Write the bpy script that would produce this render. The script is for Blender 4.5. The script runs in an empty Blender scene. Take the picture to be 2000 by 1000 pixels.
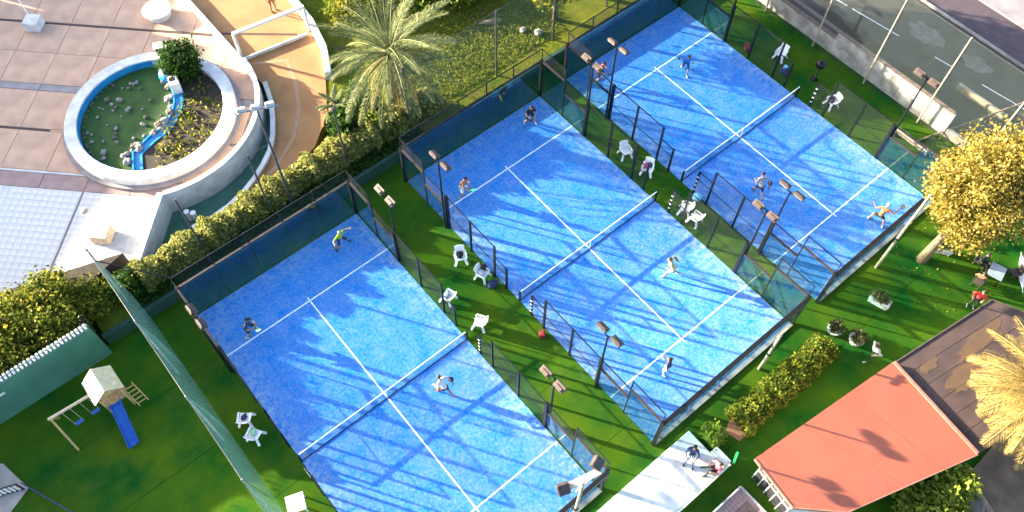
import bpy, math, random
import numpy as np
from mathutils import Vector, Matrix, Quaternion

# ------------------------------------------------------------------ camera, sky, sun, exposure
scene = bpy.context.scene
R = math.radians
cam_data = bpy.data.cameras.new("camera")
cam = bpy.data.objects.new("camera", cam_data)
scene.collection.objects.link(cam)
scene.camera = cam
cam_data.sensor_width = 36.0
cam_data.lens = 29.99
cam_data.clip_start = 0.5
cam_data.clip_end = 2000.0
cam.matrix_world = Matrix((
    (0.76849405, 0.54762922, -0.33093677, -19.115),
    (-0.63980223, 0.66443207, -0.38624233, -15.729),
    (0.00836742, 0.50855901, 0.86098648, 40.362),
    (0, 0, 0, 1)))

SUN_EL = 13.8
SUN_D = Vector((0.537, -0.843, 0)).normalized()          # horizontal travel of the light
world = bpy.data.worlds.new("World")
scene.world = world
world.use_nodes = True
wn = world.node_tree
bg = wn.nodes["Background"]
sky = wn.nodes.new("ShaderNodeTexSky")
sky.sky_type = 'NISHITA'
sky.sun_disc = False
sky.sun_elevation = R(SUN_EL)
sky.sun_rotation = R(-32.5)
sky.air_density = 0.8
sky.dust_density = 2.0
sky.ozone_density = 0.8
wn.links.new(sky.outputs[0], bg.inputs[0])
bg.inputs[1].default_value = 0.097

sun_data = bpy.data.lights.new("sun", 'SUN')
sun = bpy.data.objects.new("sun", sun_data)
scene.collection.objects.link(sun)
sun_data.energy = 5.0
sun_data.angle = R(0.5)
sun_data.color = (1.0, 0.85, 0.61)
ce, se = math.cos(R(SUN_EL)), math.sin(R(SUN_EL))
sun.rotation_euler = Vector((SUN_D.x * ce, SUN_D.y * ce, -se)).to_track_quat('-Z', 'Y').to_euler()

scene.view_settings.view_transform = 'Standard'
scene.view_settings.look = 'None'
scene.view_settings.exposure = 3.2
scene.view_settings.gamma = 1.0
scene.cycles.max_bounces = 8
scene.cycles.transparent_max_bounces = 24
scene.cycles.caustics_reflective = False
scene.cycles.caustics_refractive = False

rng = np.random.default_rng(7)
rnd = random.Random(7)
COL = scene.collection

# ------------------------------------------------------------------ materials
MATS = {}
def nd(nt, t, **kw):
    n = nt.nodes.new(t)
    for k, v in kw.items():
        setattr(n, k, v)
    return n

def mat(name, col, rough=0.6, col2=None, scale=3.0, detail=4.0, spec=0.4, metal=0.0, bump=0.0, bscale=None, coords='Object', lo=0.35, hi=0.65):
    """Principled surface whose colour wanders between col and col2 with noise."""
    if name in MATS:
        return MATS[name]
    m = bpy.data.materials.new(name)
    m.use_nodes = True
    nt = m.node_tree
    b = nt.nodes["Principled BSDF"]
    b.inputs["Roughness"].default_value = rough
    b.inputs["Metallic"].default_value = metal
    b.inputs["Specular IOR Level"].default_value = spec
    if col2 is None:
        col2 = tuple(c * 0.78 for c in col)
    tc = nd(nt, "ShaderNodeTexCoord")
    nz = nd(nt, "ShaderNodeTexNoise")
    nz.inputs["Scale"].default_value = scale
    nz.inputs["Detail"].default_value = detail
    nt.links.new(tc.outputs[coords], nz.inputs["Vector"])
    cr = nd(nt, "ShaderNodeValToRGB")
    cr.color_ramp.elements[0].position = lo
    cr.color_ramp.elements[1].position = hi
    cr.color_ramp.elements[0].color = (*col2, 1)
    cr.color_ramp.elements[1].color = (*col, 1)
    nt.links.new(nz.outputs[0], cr.inputs[0])
    nt.links.new(cr.outputs[0], b.inputs["Base Color"])
    if bump > 0:
        nb = nd(nt, "ShaderNodeTexNoise")
        nb.inputs["Scale"].default_value = bscale or scale * 4
        nb.inputs["Detail"].default_value = 3
        nt.links.new(tc.outputs[coords], nb.inputs["Vector"])
        bp = nd(nt, "ShaderNodeBump")
        bp.inputs["Strength"].default_value = bump
        bp.inputs["Distance"].default_value = 0.02
        nt.links.new(nb.outputs[0], bp.inputs["Height"])
        nt.links.new(bp.outputs[0], b.inputs["Normal"])
    MATS[name] = m
    return m

def mixn(nt, a, b, fac, mode='MIX'):
    n = nd(nt, "ShaderNodeMix", data_type='RGBA', blend_type=mode)
    for sock, v in ((n.inputs["Factor"], fac), (n.inputs["A"], a), (n.inputs["B"], b)):
        if isinstance(v, (int, float)):
            sock.default_value = v
        elif isinstance(v, tuple):
            sock.default_value = (*v, 1)
        else:
            nt.links.new(v, sock)
    return n.outputs["Result"]

def noise(nt, vec, scale, detail=4, rough=0.5, dist=0.0):
    n = nd(nt, "ShaderNodeTexNoise")
    n.inputs["Scale"].default_value = scale
    n.inputs["Detail"].default_value = detail
    n.inputs["Roughness"].default_value = rough
    n.inputs["Distortion"].default_value = dist
    nt.links.new(vec, n.inputs["Vector"])
    return n.outputs[0]

def ramp(nt, fac, lo, hi, a=0.0, b=1.0):
    n = nd(nt, "ShaderNodeMapRange")
    n.inputs["From Min"].default_value = lo
    n.inputs["From Max"].default_value = hi
    n.inputs["To Min"].default_value = a
    n.inputs["To Max"].default_value = b
    nt.links.new(fac, n.inputs["Value"])
    return n.outputs[0]

def mth(nt, op, a, b=None):
    n = nd(nt, "ShaderNodeMath", operation=op)
    for i, v in enumerate((a, b)):
        if v is None:
            continue
        if isinstance(v, (int, float)):
            n.inputs[i].default_value = v
        else:
            nt.links.new(v, n.inputs[i])
    return n.outputs[0]

def new_mat(name):
    m = bpy.data.materials.new(name)
    m.use_nodes = True
    MATS[name] = m
    return m, m.node_tree, m.node_tree.nodes["Principled BSDF"]

# artificial turf
m, nt, b = new_mat("turf")
pos = nd(nt, "ShaderNodeNewGeometry").outputs["Position"]
big = noise(nt, pos, 0.35, 3, 0.6)
fine = noise(nt, pos, 14, 4, 0.7)
c = mixn(nt, (0.004, 0.058, 0.010), (0.066, 0.110, 0.007), ramp(nt, big, 0.32, 0.70))
c = mixn(nt, c, (0.004, 0.026, 0.003), ramp(nt, fine, 0.48, 0.75, 0, 0.5))
c = mixn(nt, c, (0.10, 0.130, 0.006), ramp(nt, noise(nt, pos, 1.5, 6, 0.75, 0.4), 0.55, 0.78, 0, 0.4))
c = mixn(nt, c, (0.10, 0.095, 0.035), ramp(nt, noise(nt, pos, 0.5, 6, 0.7, 0.8), 0.60, 0.76, 0, 0.35))
spx = nd(nt, "ShaderNodeSeparateXYZ"); nt.links.new(pos, spx.inputs[0])
lay = mth(nt, 'FLOORED_MODULO', mth(nt, 'ADD', spx.outputs[1], 200.7), 4.0)
c = mixn(nt, c, (0.003, 0.02, 0.002), mth(nt, 'MULTIPLY', mth(nt, 'LESS_THAN', lay, 0.05), 0.55))
roll = noise(nt, mth(nt, 'FLOOR', mth(nt, 'DIVIDE', mth(nt, 'ADD', spx.outputs[1], 200.7), 4.0)), 3.7, 0)
c = mixn(nt, c, (0.02, 0.09, 0.003), ramp(nt, roll, 0.35, 0.65, 0, 0.25))
nt.links.new(c, b.inputs["Base Color"])
b.inputs["Roughness"].default_value = 0.9
b.inputs["Specular IOR Level"].default_value = 0.0
bp = nd(nt, "ShaderNodeBump"); bp.inputs["Strength"].default_value = 0.7; bp.inputs["Distance"].default_value = 0.03
nt.links.new(noise(nt, pos, 30, 3, 0.7), bp.inputs["Height"]); nt.links.new(bp.outputs[0], b.inputs["Normal"])

# natural garden ground
m, nt, b = new_mat("garden_soil")
pos = nd(nt, "ShaderNodeNewGeometry").outputs["Position"]
c = mixn(nt, (0.06, 0.09, 0.010), (0.13, 0.135, 0.02), ramp(nt, noise(nt, pos, 0.6, 4, 0.65), 0.35, 0.65))
c = mixn(nt, c, (0.09, 0.065, 0.035), ramp(nt, noise(nt, pos, 0.9, 5, 0.7), 0.55, 0.70, 0, 0.9))
c = mixn(nt, c, (0.03, 0.05, 0.007), ramp(nt, noise(nt, pos, 7, 4, 0.7), 0.5, 0.75, 0, 0.8))
nt.links.new(c, b.inputs["Base Color"]); b.inputs["Roughness"].default_value = 0.95; b.inputs["Specular IOR Level"].default_value = 0.0
bp = nd(nt, "ShaderNodeBump"); bp.inputs["Strength"].default_value = 0.8; bp.inputs["Distance"].default_value = 0.08
nt.links.new(noise(nt, pos, 9, 4, 0.7), bp.inputs["Height"]); nt.links.new(bp.outputs[0], b.inputs["Normal"])

# sanded blue court carpet
m, nt, b = new_mat("court_carpet")
tc = nd(nt, "ShaderNodeTexCoord").outputs["Object"]
wp = nd(nt, "ShaderNodeNewGeometry").outputs["Position"]
sep = nd(nt, "ShaderNodeSeparateXYZ"); nt.links.new(tc, sep.inputs[0])
ax = mth(nt, 'ABSOLUTE', sep.outputs[0]); ay = mth(nt, 'ABSOLUTE', sep.outputs[1])
edge = mth(nt, 'MAXIMUM', ramp(nt, ax, 3.6, 5.05), ramp(nt, ay, 8.6, 10.1, 0, 0.6))
spk = noise(nt, wp, 6.5, 7, 0.82)
blot = noise(nt, wp, 1.1, 4, 0.65)
sand = mth(nt, 'ADD', ramp(nt, spk, 0.42, 0.78, 0, 0.66), ramp(nt, blot, 0.35, 0.75, -0.03, 0.24))
sand = mth(nt, 'ADD', sand, mth(nt, 'MULTIPLY', edge, ramp(nt, noise(nt, wp, 3.0, 5, 0.75), 0.42, 0.70, -0.05, 0.85)))
clm = nd(nt, "ShaderNodeClamp"); nt.links.new(sand, clm.inputs[0])
c = mixn(nt, (0.0001, 0.158, 0.54), (0.38, 0.43, 0.47), mth(nt, 'MULTIPLY', clm.outputs[0], 0.76))
rl = mth(nt, 'FLOORED_MODULO', mth(nt, 'ADD', sep.outputs[0], 50.02), 2.02)
c = mixn(nt, c, (0.002, 0.09, 0.36), mth(nt, 'MULTIPLY', mth(nt, 'LESS_THAN', rl, 0.05), 0.35))
sc_ = noise(nt, wp, 0.55, 6, 0.75, 1.0)
c = mixn(nt, c, (0.001, 0.10, 0.42), mth(nt, 'MULTIPLY', ramp(nt, sc_, 0.5, 0.7, 0, 0.6), ramp(nt, ay, 3.5, 0.3)))
nt.links.new(c, b.inputs["Base Color"]); b.inputs["Roughness"].default_value = 0.85; b.inputs["Specular IOR Level"].default_value = 0.03
bp = nd(nt, "ShaderNodeBump"); bp.inputs["Strength"].default_value = 0.35; bp.inputs["Distance"].default_value = 0.01
nt.links.new(noise(nt, wp, 40, 3, 0.7), bp.inputs["Height"]); nt.links.new(bp.outputs[0], b.inputs["Normal"])

# glass: clear tinted pane with a real fresnel reflection
def glass_mat(name, tint, refl=1.0):
    m = bpy.data.materials.new(name); m.use_nodes = True
    nt = m.node_tree; nt.nodes.remove(nt.nodes["Principled BSDF"])
    out = nt.nodes["Material Output"]
    tr = nd(nt, "ShaderNodeBsdfTransparent"); tr.inputs[0].default_value = (*tint, 1)
    gl = nd(nt, "ShaderNodeBsdfGlossy"); gl.inputs["Roughness"].default_value = 0.015
    gl.inputs["Color"].default_value = (refl, refl, refl, 1)
    ge = nd(nt, "ShaderNodeNewGeometry")
    dt = nd(nt, "ShaderNodeVectorMath", operation='DOT_PRODUCT')
    nt.links.new(ge.outputs["Incoming"], dt.inputs[0]); nt.links.new(ge.outputs["Normal"], dt.inputs[1])
    om = mth(nt, 'SUBTRACT', 1.0, mth(nt, 'ABSOLUTE', dt.outputs["Value"]))
    f2 = mth(nt, 'ADD', 0.075, mth(nt, 'MULTIPLY', 0.92, mth(nt, 'POWER', om, 5.0)))
    mx = nd(nt, "ShaderNodeMixShader"); nt.links.new(f2, mx.inputs[0])
    nt.links.new(tr.outputs[0], mx.inputs[1]); nt.links.new(gl.outputs[0], mx.inputs[2])
    nt.links.new(mx.outputs[0], out.inputs["Surface"])
    MATS[name] = m
    return m
glass_mat("end_glass", (0.70, 0.83, 0.84))
glass_mat("pane_glass", (0.79, 0.90, 0.905))

# woven wire / netting: a grid of thin strands, clear between
def net_mat(name, col, pitch, strand, axes, rough=0.6, fold=0.0):
    m = bpy.data.materials.new(name); m.use_nodes = True
    nt = m.node_tree; b = nt.nodes["Principled BSDF"]; out = nt.nodes["Material Output"]
    b.inputs["Base Color"].default_value = (*col, 1); b.inputs["Roughness"].default_value = rough
    tc = nd(nt, "ShaderNodeTexCoord").outputs["Object"]
    sep = nd(nt, "ShaderNodeSeparateXYZ"); nt.links.new(tc, sep.inputs[0])
    masks = []
    for a in axes:
        v = mth(nt, 'FRACT', mth(nt, 'DIVIDE', mth(nt, 'ADD', sep.outputs[a], 500.0), pitch))
        masks.append(mth(nt, 'LESS_THAN', v, strand / pitch))
    mk = mth(nt, 'MAXIMUM', masks[0], masks[1])
    if fold > 0:                                        # bunched cloth: denser in streaks along the hang
        mp = nd(nt, "ShaderNodeMapping"); mp.inputs["Scale"].default_value = (0.3, 2.2, 0.12)
        nt.links.new(tc, mp.inputs[0])
        fz = ramp(nt, noise(nt, mp.outputs[0], 1.6, 4, 0.6), 0.45, 0.75, 0, fold)
        mk = mth(nt, 'MAXIMUM', mk, fz)
    tr = nd(nt, "ShaderNodeBsdfTransparent")
    mx = nd(nt, "ShaderNodeMixShader"); nt.links.new(mk, mx.inputs[0])
    nt.links.new(tr.outputs[0], mx.inputs[1]); nt.links.new(b.outputs[0], mx.inputs[2])
    nt.links.new(mx.outputs[0], out.inputs["Surface"])
    MATS[name] = m
    return m
net_mat("wire_side", (0.012, 0.015, 0.02), 0.05, 0.005, (1, 2))
net_mat("wire_end", (0.012, 0.015, 0.02), 0.05, 0.005, (0, 2))
net_mat("court_net", (0.01, 0.012, 0.018), 0.045, 0.0055, (0, 2))
net_mat("green_netting", (0.24, 0.46, 0.36), 0.04, 0.006, (1, 2), fold=0.28)
net_mat("back_netting", (0.03, 0.08, 0.06), 0.045, 0.006, (0, 2))
net_mat("road_netting", (0.03, 0.045, 0.04), 0.045, 0.006, (1, 2))

# foliage: each leaf takes its own tint, light passes through a little
def leaf_mat(name, dark, mid, light, trans=0.45, rough=0.5):
    m = bpy.data.materials.new(name); m.use_nodes = True
    nt = m.node_tree; b = nt.nodes["Principled BSDF"]; out = nt.nodes["Material Output"]
    ri = nd(nt, "ShaderNodeNewGeometry").outputs["Random Per Island"]
    cr = nd(nt, "ShaderNodeValToRGB")
    e = cr.color_ramp.elements
    e[0].color = (*dark, 1); e[1].color = (*light, 1); e[0].position = 0.0; e[1].position = 1.0
    k = e.new(0.5); k.color = (*mid, 1)
    nt.links.new(ri, cr.inputs[0])
    nt.links.new(cr.outputs[0], b.inputs["Base Color"])
    b.inputs["Roughness"].default_value = rough; b.inputs["Specular IOR Level"].default_value = 0.06
    ts = nd(nt, "ShaderNodeBsdfTranslucent"); nt.links.new(cr.outputs[0], ts.inputs[0])
    mx = nd(nt, "ShaderNodeMixShader"); mx.inputs[0].default_value = trans
    nt.links.new(b.outputs[0], mx.inputs[1]); nt.links.new(ts.outputs[0], mx.inputs[2])
    nt.links.new(mx.outputs[0], out.inputs["Surface"])
    MATS[name] = m
    return m
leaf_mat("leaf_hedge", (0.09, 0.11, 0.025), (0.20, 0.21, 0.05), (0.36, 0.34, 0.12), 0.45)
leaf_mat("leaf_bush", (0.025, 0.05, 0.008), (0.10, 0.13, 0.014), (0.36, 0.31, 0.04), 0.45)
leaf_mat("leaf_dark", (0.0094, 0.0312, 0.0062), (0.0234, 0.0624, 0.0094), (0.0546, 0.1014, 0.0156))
leaf_mat("leaf_yellow", (0.07, 0.075, 0.014), (0.23, 0.175, 0.026), (0.45, 0.35, 0.11), 0.45)
leaf_mat("leaf_lime", (0.0800, 0.1280, 0.0096), (0.1600, 0.2160, 0.0240), (0.2720, 0.3040, 0.0640))
leaf_mat("leaf_palm", (0.06, 0.085, 0.03), (0.125, 0.15, 0.06), (0.24, 0.24, 0.12), 0.25)
leaf_mat("leaf_palm_dry", (0.14, 0.115, 0.03), (0.30, 0.215, 0.065), (0.44, 0.34, 0.14), 0.25)
leaf_mat("leaf_olive", (0.0420, 0.0480, 0.0180), (0.0840, 0.0900, 0.0360), (0.1440, 0.1380, 0.0600))
leaf_mat("grass_blade", (0.06, 0.10, 0.012), (0.14, 0.18, 0.02), (0.26, 0.25, 0.05))

mat("black_steel", (0.005, 0.006, 0.008), 0.4, (0.008, 0.008, 0.009), spec=0.25)
mat("rail_steel", (0.032, 0.024, 0.024), 0.45, (0.018, 0.014, 0.015), spec=0.5)
mat("lamp_housing", (0.045, 0.033, 0.031), 0.5, (0.022, 0.018, 0.018), scale=6)
mat("lamp_grey", (0.38, 0.39, 0.40), 0.4, (0.22, 0.23, 0.25), scale=6)
mat("lamp_lens", (0.55, 0.56, 0.56), 0.15, (0.45, 0.46, 0.47))
mat("beige_paint", (0.30, 0.26, 0.19), 0.5, (0.21, 0.18, 0.13), scale=4)
mat("dark_pole", (0.05, 0.052, 0.055), 0.5, (0.03, 0.03, 0.034))
mat("grey_pole", (0.24, 0.25, 0.26), 0.5, (0.14, 0.15, 0.16), scale=4)
mat("white_line", (0.74, 0.78, 0.80), 0.8, (0.38, 0.52, 0.66), scale=5, detail=8, lo=0.3, hi=0.55)
mat("white_tape", (0.82, 0.83, 0.82), 0.7, (0.70, 0.72, 0.72), scale=4)
mat("white_plastic", (0.80,0.79,0.77), 0.35, (0.72,0.71,0.69), scale=4)
mat("white_paint", (0.60, 0.59, 0.575), 0.65, (0.44, 0.425, 0.41), scale=1.6, bump=0.2)
mat("white_tile", (0.58, 0.565, 0.56), 0.6, (0.43, 0.42, 0.42), scale=1.3)
mat("tan_slab", (0.52, 0.325, 0.225), 0.8, (0.385, 0.245, 0.172), scale=0.9, detail=6, bump=0.25, coords='Object')
mat("mauve_slab", (0.30, 0.20, 0.185), 0.8, (0.22, 0.15, 0.14), scale=1.4, bump=0.2)
mat("grey_slab", (0.26, 0.235, 0.245), 0.8, (0.20, 0.18, 0.19), scale=1.5, bump=0.2)
mat("grey_joint", (0.44, 0.43, 0.43), 0.9, (0.34, 0.335, 0.335))
mat("roof_trim", (0.24, 0.12, 0.095), 0.6, (0.18, 0.085, 0.065))
mat("tan_trim", (0.085, 0.062, 0.048), 0.6, (0.06, 0.045, 0.035))
mat("path_slab", (0.36, 0.29, 0.26), 0.85, (0.26, 0.22, 0.20), scale=1.4, detail=6)
mat("roof_patch", (0.215, 0.062, 0.038), 0.6, (0.19, 0.054, 0.033), scale=2)
mat("dry_earth", (0.20, 0.13, 0.085), 0.95, (0.10, 0.068, 0.048), scale=0.9, detail=8, bump=0.8)
mat("plaza_bed", (0.20, 0.17, 0.16), 0.9, (0.13, 0.12, 0.12))
mat("dark_slot", (0.055, 0.025, 0.025), 0.7)
mat("orange_floor", (0.30, 0.150, 0.058), 0.75, (0.235, 0.112, 0.040), scale=0.8, detail=6)
mat("orange_strip", (0.31, 0.19, 0.11), 0.75, (0.26, 0.155, 0.09), scale=1.4)
mat("green_wall", (0.055, 0.155, 0.105), 0.6, (0.04, 0.12, 0.085), scale=0.9, bump=0.15)
mat("green_dark", (0.014, 0.048, 0.034), 0.7, (0.010, 0.034, 0.026), scale=1.2, detail=6, bump=0.2)
mat("concrete", (0.26, 0.25, 0.245), 0.85, (0.15, 0.14, 0.14), scale=1.6, detail=7, bump=0.4)
mat("concrete_light", (0.52, 0.50, 0.485), 0.85, (0.24, 0.23, 0.225), scale=1.5, detail=7, bump=0.4)
mat("brick_edge", (0.20, 0.13, 0.10), 0.85, (0.12, 0.08, 0.065), scale=5)
mat("asphalt", (0.062, 0.046, 0.060), 0.9, (0.042, 0.031, 0.042), scale=1.2, detail=7, bump=0.3)
mat("yard_asphalt", (0.048, 0.050, 0.048), 0.9, (0.032, 0.028, 0.026), scale=0.55, detail=7, bump=0.3)
mat("sidewalk", (0.22, 0.20, 0.215), 0.9, (0.15, 0.138, 0.15), scale=0.8, detail=7)
mat("patch", (0.11, 0.108, 0.105), 0.9, (0.07, 0.07, 0.07), scale=2.5, detail=6)
mat("bark", (0.14, 0.10, 0.06), 0.9, (0.085, 0.058, 0.035), scale=5, bump=0.6)
mat("bark_pale", (0.22, 0.16, 0.10), 0.9, (0.14, 0.10, 0.065), scale=5, bump=0.6)
mat("soil", (0.045, 0.033, 0.025), 0.95, (0.024, 0.019, 0.014), scale=3, detail=7, bump=0.8)
mat("pond_green", (0.030, 0.080, 0.012), 0.9, (0.016, 0.050, 0.010), scale=1.3, detail=6, bump=0.5)
mat("blue_paint", (0.01, 0.22, 0.58), 0.45, (0.015, 0.30, 0.66), scale=3)
mat("cyan_paint", (0.02, 0.22, 0.42), 0.35, (0.012, 0.16, 0.38), scale=2)
mat("rock", (0.28, 0.26, 0.24), 0.9, (0.16, 0.15, 0.14), scale=4, bump=0.5)
mat("rock_dark", (0.14, 0.12, 0.10), 0.9, (0.07, 0.06, 0.055), scale=4, bump=0.5)
mat("red_roof", (0.235, 0.068, 0.040), 0.6, (0.200, 0.056, 0.033), scale=0.9, detail=8, lo=0.25, hi=0.75)
mat("brown_roof", (0.062, 0.038, 0.036), 0.8, (0.030, 0.019, 0.020), scale=0.8, detail=7, bump=0.2)
mat("rust", (0.085, 0.048, 0.022), 0.85, (0.062, 0.038, 0.026), scale=1.5)
mat("dark_glass", (0.03, 0.03, 0.035), 0.12, (0.02, 0.02, 0.025), spec=0.6)
mat("wood", (0.46, 0.29, 0.13), 0.7, (0.34, 0.2, 0.09), scale=6, bump=0.2)
mat("wood_pale", (0.50, 0.39, 0.28), 0.7, (0.40, 0.30, 0.21), scale=5)
mat("slide_blue", (0.008, 0.085, 0.38), 0.3, (0.008, 0.065, 0.32), scale=2)
mat("terracotta", (0.36, 0.15, 0.08), 0.8, (0.26, 0.11, 0.06), scale=5)
mat("chair_dark", (0.06, 0.04, 0.035), 0.6)
mat("cloth_navy", (0.02, 0.03, 0.10), 0.8)
mat("cloth_black", (0.012, 0.012, 0.015), 0.8)
mat("cloth_white", (0.55,0.54,0.52), 0.85, (0.45,0.44,0.43))
mat("cloth_cream", (0.45, 0.40, 0.22), 0.85, (0.38, 0.34, 0.18))
mat("cloth_yellow", (0.30, 0.42, 0.02), 0.8, (0.24, 0.34, 0.012))
mat("cloth_orange", (0.45, 0.13, 0.05), 0.8, (0.38, 0.11, 0.04))
mat("cloth_red", (0.60, 0.03, 0.04), 0.8)
mat("bag_red", (0.22, 0.015, 0.02), 0.7, (0.15, 0.012, 0.015))
mat("cloth_blue", (0.02, 0.14, 0.55), 0.8)
mat("cloth_grey", (0.30, 0.30, 0.32), 0.8)
mat("cloth_denim", (0.12, 0.18, 0.30), 0.8)
mat("cloth_green", (0.05, 0.48, 0.16), 0.7)
mat("cloth_mint", (0.35, 0.62, 0.40), 0.8)
mat("cloth_pink", (0.62, 0.12, 0.16), 0.8)
mat("cloth_brown", (0.30, 0.13, 0.07), 0.8)
mat("cloth_cyan", (0.20, 0.60, 0.80), 0.6)
mat("skin", (0.32, 0.18, 0.12), 0.55, (0.26, 0.14, 0.09))
mat("hair_dark", (0.02, 0.014, 0.01), 0.6)
mat("hair_fair", (0.42, 0.33, 0.22), 0.6)
mat("eye", (0.02, 0.015, 0.01), 0.3)
mat("house_wall", (0.5, 0.45, 0.38), 0.85)
mat("house_roof", (0.36, 0.16, 0.10), 0.8)

# ------------------------------------------------------------------ mesh helpers
class MB:
    """collects boxes, beams, tubes and prisms into one mesh"""
    def __init__(s):
        s.v = []; s.f = []
    def add(s, verts, faces):
        o = len(s.v)
        s.v.extend([tuple(p) for p in verts])
        s.f.extend([tuple(i + o for i in f) for f in faces])
        return s
    def box(s, c, d, rz=0.0):
        x, y, z = c; a, b, h = d[0] / 2, d[1] / 2, d[2] / 2
        cs, sn = math.cos(rz), math.sin(rz)
        vs = []
        for dz in (-h, h):
            for dx, dy in ((-a, -b), (a, -b), (a, b), (-a, b)):
                vs.append((x + dx * cs - dy * sn, y + dx * sn + dy * cs, z + dz))
        return s.add(vs, [(3, 2, 1, 0), (4, 5, 6, 7), (0, 1, 5, 4), (1, 2, 6, 5), (2, 3, 7, 6), (3, 0, 4, 7)])
    def beam(s, p, q, w, h, up=(0, 0, 1)):
        p, q = Vector(p), Vector(q); d = (q - p).normalized(); u = Vector(up)
        if abs(d.dot(u)) > 0.95: u = Vector((1, 0, 0))
        x = d.cross(u).normalized(); y = x.cross(d).normalized()
        vs = []
        for e in (p, q):
            for a, b in ((-1, -1), (1, -1), (1, 1), (-1, 1)):
                vs.append(e + x * (a * w / 2) + y * (b * h / 2))
        return s.add(vs, [(3, 2, 1, 0), (4, 5, 6, 7), (0, 1, 5, 4), (1, 2, 6, 5), (2, 3, 7, 6), (3, 0, 4, 7)])
    def tube(s, pts, rad, n=8, cap=True):
        pts = [Vector(p) for p in pts]
        if not isinstance(rad, (list, tuple)): rad = [rad] * len(pts)
        vs = []; fs = []
        ref = Vector((0.31, 0.17, 0.93)).normalized()
        for i, p in enumerate(pts):
            d = (pts[min(i + 1, len(pts) - 1)] - pts[max(i - 1, 0)]).normalized()
            r0 = ref if abs(d.dot(ref)) < 0.9 else Vector((1, 0, 0))
            x = d.cross(r0).normalized(); y = d.cross(x).normalized()
            for k in range(n):
                a = 2 * math.pi * k / n
                vs.append(p + (x * math.cos(a) + y * math.sin(a)) * rad[i])
        for i in range(len(pts) - 1):
            for k in range(n):
                a, b2 = i * n + k, i * n + (k + 1) % n
                fs.append((a, b2, b2 + n, a + n))
        if cap:
            fs.append(tuple(range(n - 1, -1, -1)))
            fs.append(tuple(range((len(pts) - 1) * n, len(pts) * n)))
        return s.add(vs, fs)
    def prism(s, poly, z0, z1):
        n = len(poly)
        vs = [(x, y, z0) for x, y in poly] + [(x, y, z1) for x, y in poly]
        fs = [tuple(range(n - 1, -1, -1)), tuple(range(n, 2 * n))]
        for i in range(n):
            j = (i + 1) % n
            fs.append((i, j, j + n, i + n))
        return s.add(vs, fs)
    def band(s, inner, outer, z0, z1, closed=False):
        """wall between two polylines of equal length"""
        n = len(inner); vs = []
        for (a, b), (c, d) in zip(inner, outer):
            vs += [(a, b, z0), (c, d, z0), (c, d, z1), (a, b, z1)]
        fs = []
        rng_ = range(n) if closed else range(n - 1)
        for i in rng_:
            j = (i + 1) % n
            for k in range(4):
                l = (k + 1) % 4
                fs.append((4 * i + k, 4 * j + k, 4 * j + l, 4 * i + l))
        if not closed:
            fs.append((0, 1, 2, 3)); fs.append((4 * n - 1, 4 * n - 2, 4 * n - 3, 4 * n - 4))
        return s.add(vs, fs)
    def ball(s, c, r, n=10, m=6, jit=0.0):
        rx, ry, rz = r if isinstance(r, (tuple, list)) else (r, r, r)
        vs = [(c[0], c[1], c[2] - rz)]
        for i in range(1, m):
            th = math.pi * i / m
            for k in range(n):
                a = 2 * math.pi * k / n
                q = 1 + (rnd.uniform(-jit, jit) if jit else 0)
                vs.append((c[0] + rx * q * math.sin(th) * math.cos(a), c[1] + ry * q * math.sin(th) * math.sin(a), c[2] - rz * q * math.cos(th)))
        vs.append((c[0], c[1], c[2] + rz))
        fs = []
        for k in range(n):
            fs.append((0, 1 + (k + 1) % n, 1 + k))
        for i in range(m - 2):
            for k in range(n):
                a, b2 = 1 + i * n + k, 1 + i * n + (k + 1) % n
                fs.append((a, b2, b2 + n, a + n))
        t = len(vs) - 1; o = 1 + (m - 2) * n
        for k in range(n):
            fs.append((o + k, o + (k + 1) % n, t))
        return s.add(vs, fs)
    def sheet(s, quad):
        return s.add(quad, [(0, 1, 2, 3)])
    def mesh(s, name, smooth=False):
        me = bpy.data.meshes.new(name)
        me.from_pydata(s.v, [], s.f)
        me.update()
        if smooth:
            me.polygons.foreach_set("use_smooth", [True] * len(me.polygons))
        return me

def link(name, me, material, parent=None, loc=(0, 0, 0), rz=0.0):
    o = bpy.data.objects.new(name, me)
    COL.objects.link(o)
    if material is not None and me is not None and not me.materials:
        me.materials.append(MATS[material] if isinstance(material, str) else material)
    o.location = loc
    o.rotation_euler = (0, 0, rz)
    if parent is not None:
        o.parent = parent
    return o

def obj(name, mb, material, parent=None, loc=(0, 0, 0), rz=0.0, smooth=False, bevel=0.0):
    o = link(name, mb.mesh(name, smooth), material, parent, loc, rz)
    if bevel > 0:
        bv = o.modifiers.new("bevel", 'BEVEL'); bv.width = bevel; bv.segments = 1; bv.limit_method = 'ANGLE'
    return o

def tag(o, label, cat, group=None):
    o["label"] = label; o["category"] = cat
    if group: o["group"] = group
    return o

def thing(name, label, cat, loc=(0, 0, 0), rz=0.0, group=None):
    o = bpy.data.objects.new(name, None)
    COL.objects.link(o)
    o.empty_display_size = 0.3
    o.location = loc; o.rotation_euler = (0, 0, rz)
    return tag(o, label, cat, group)

def struct(o, label=None):
    o["kind"] = "structure"
    if label: o["label"] = label
    return o

def clip(poly, line):
    """keep the part of a convex polygon left of the directed line p->q"""
    (ax_, ay_), (bx_, by_) = line
    sd = lambda p: (bx_ - ax_) * (p[1] - ay_) - (by_ - ay_) * (p[0] - ax_)
    out = []
    for i in range(len(poly)):
        p, q = poly[i], poly[(i + 1) % len(poly)]
        a, b2 = sd(p), sd(q)
        if a >= 0: out.append(p)
        if (a >= 0) != (b2 >= 0):
            t = a / (a - b2)
            out.append((p[0] + t * (q[0] - p[0]), p[1] + t * (q[1] - p[1])))
    return out

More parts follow.
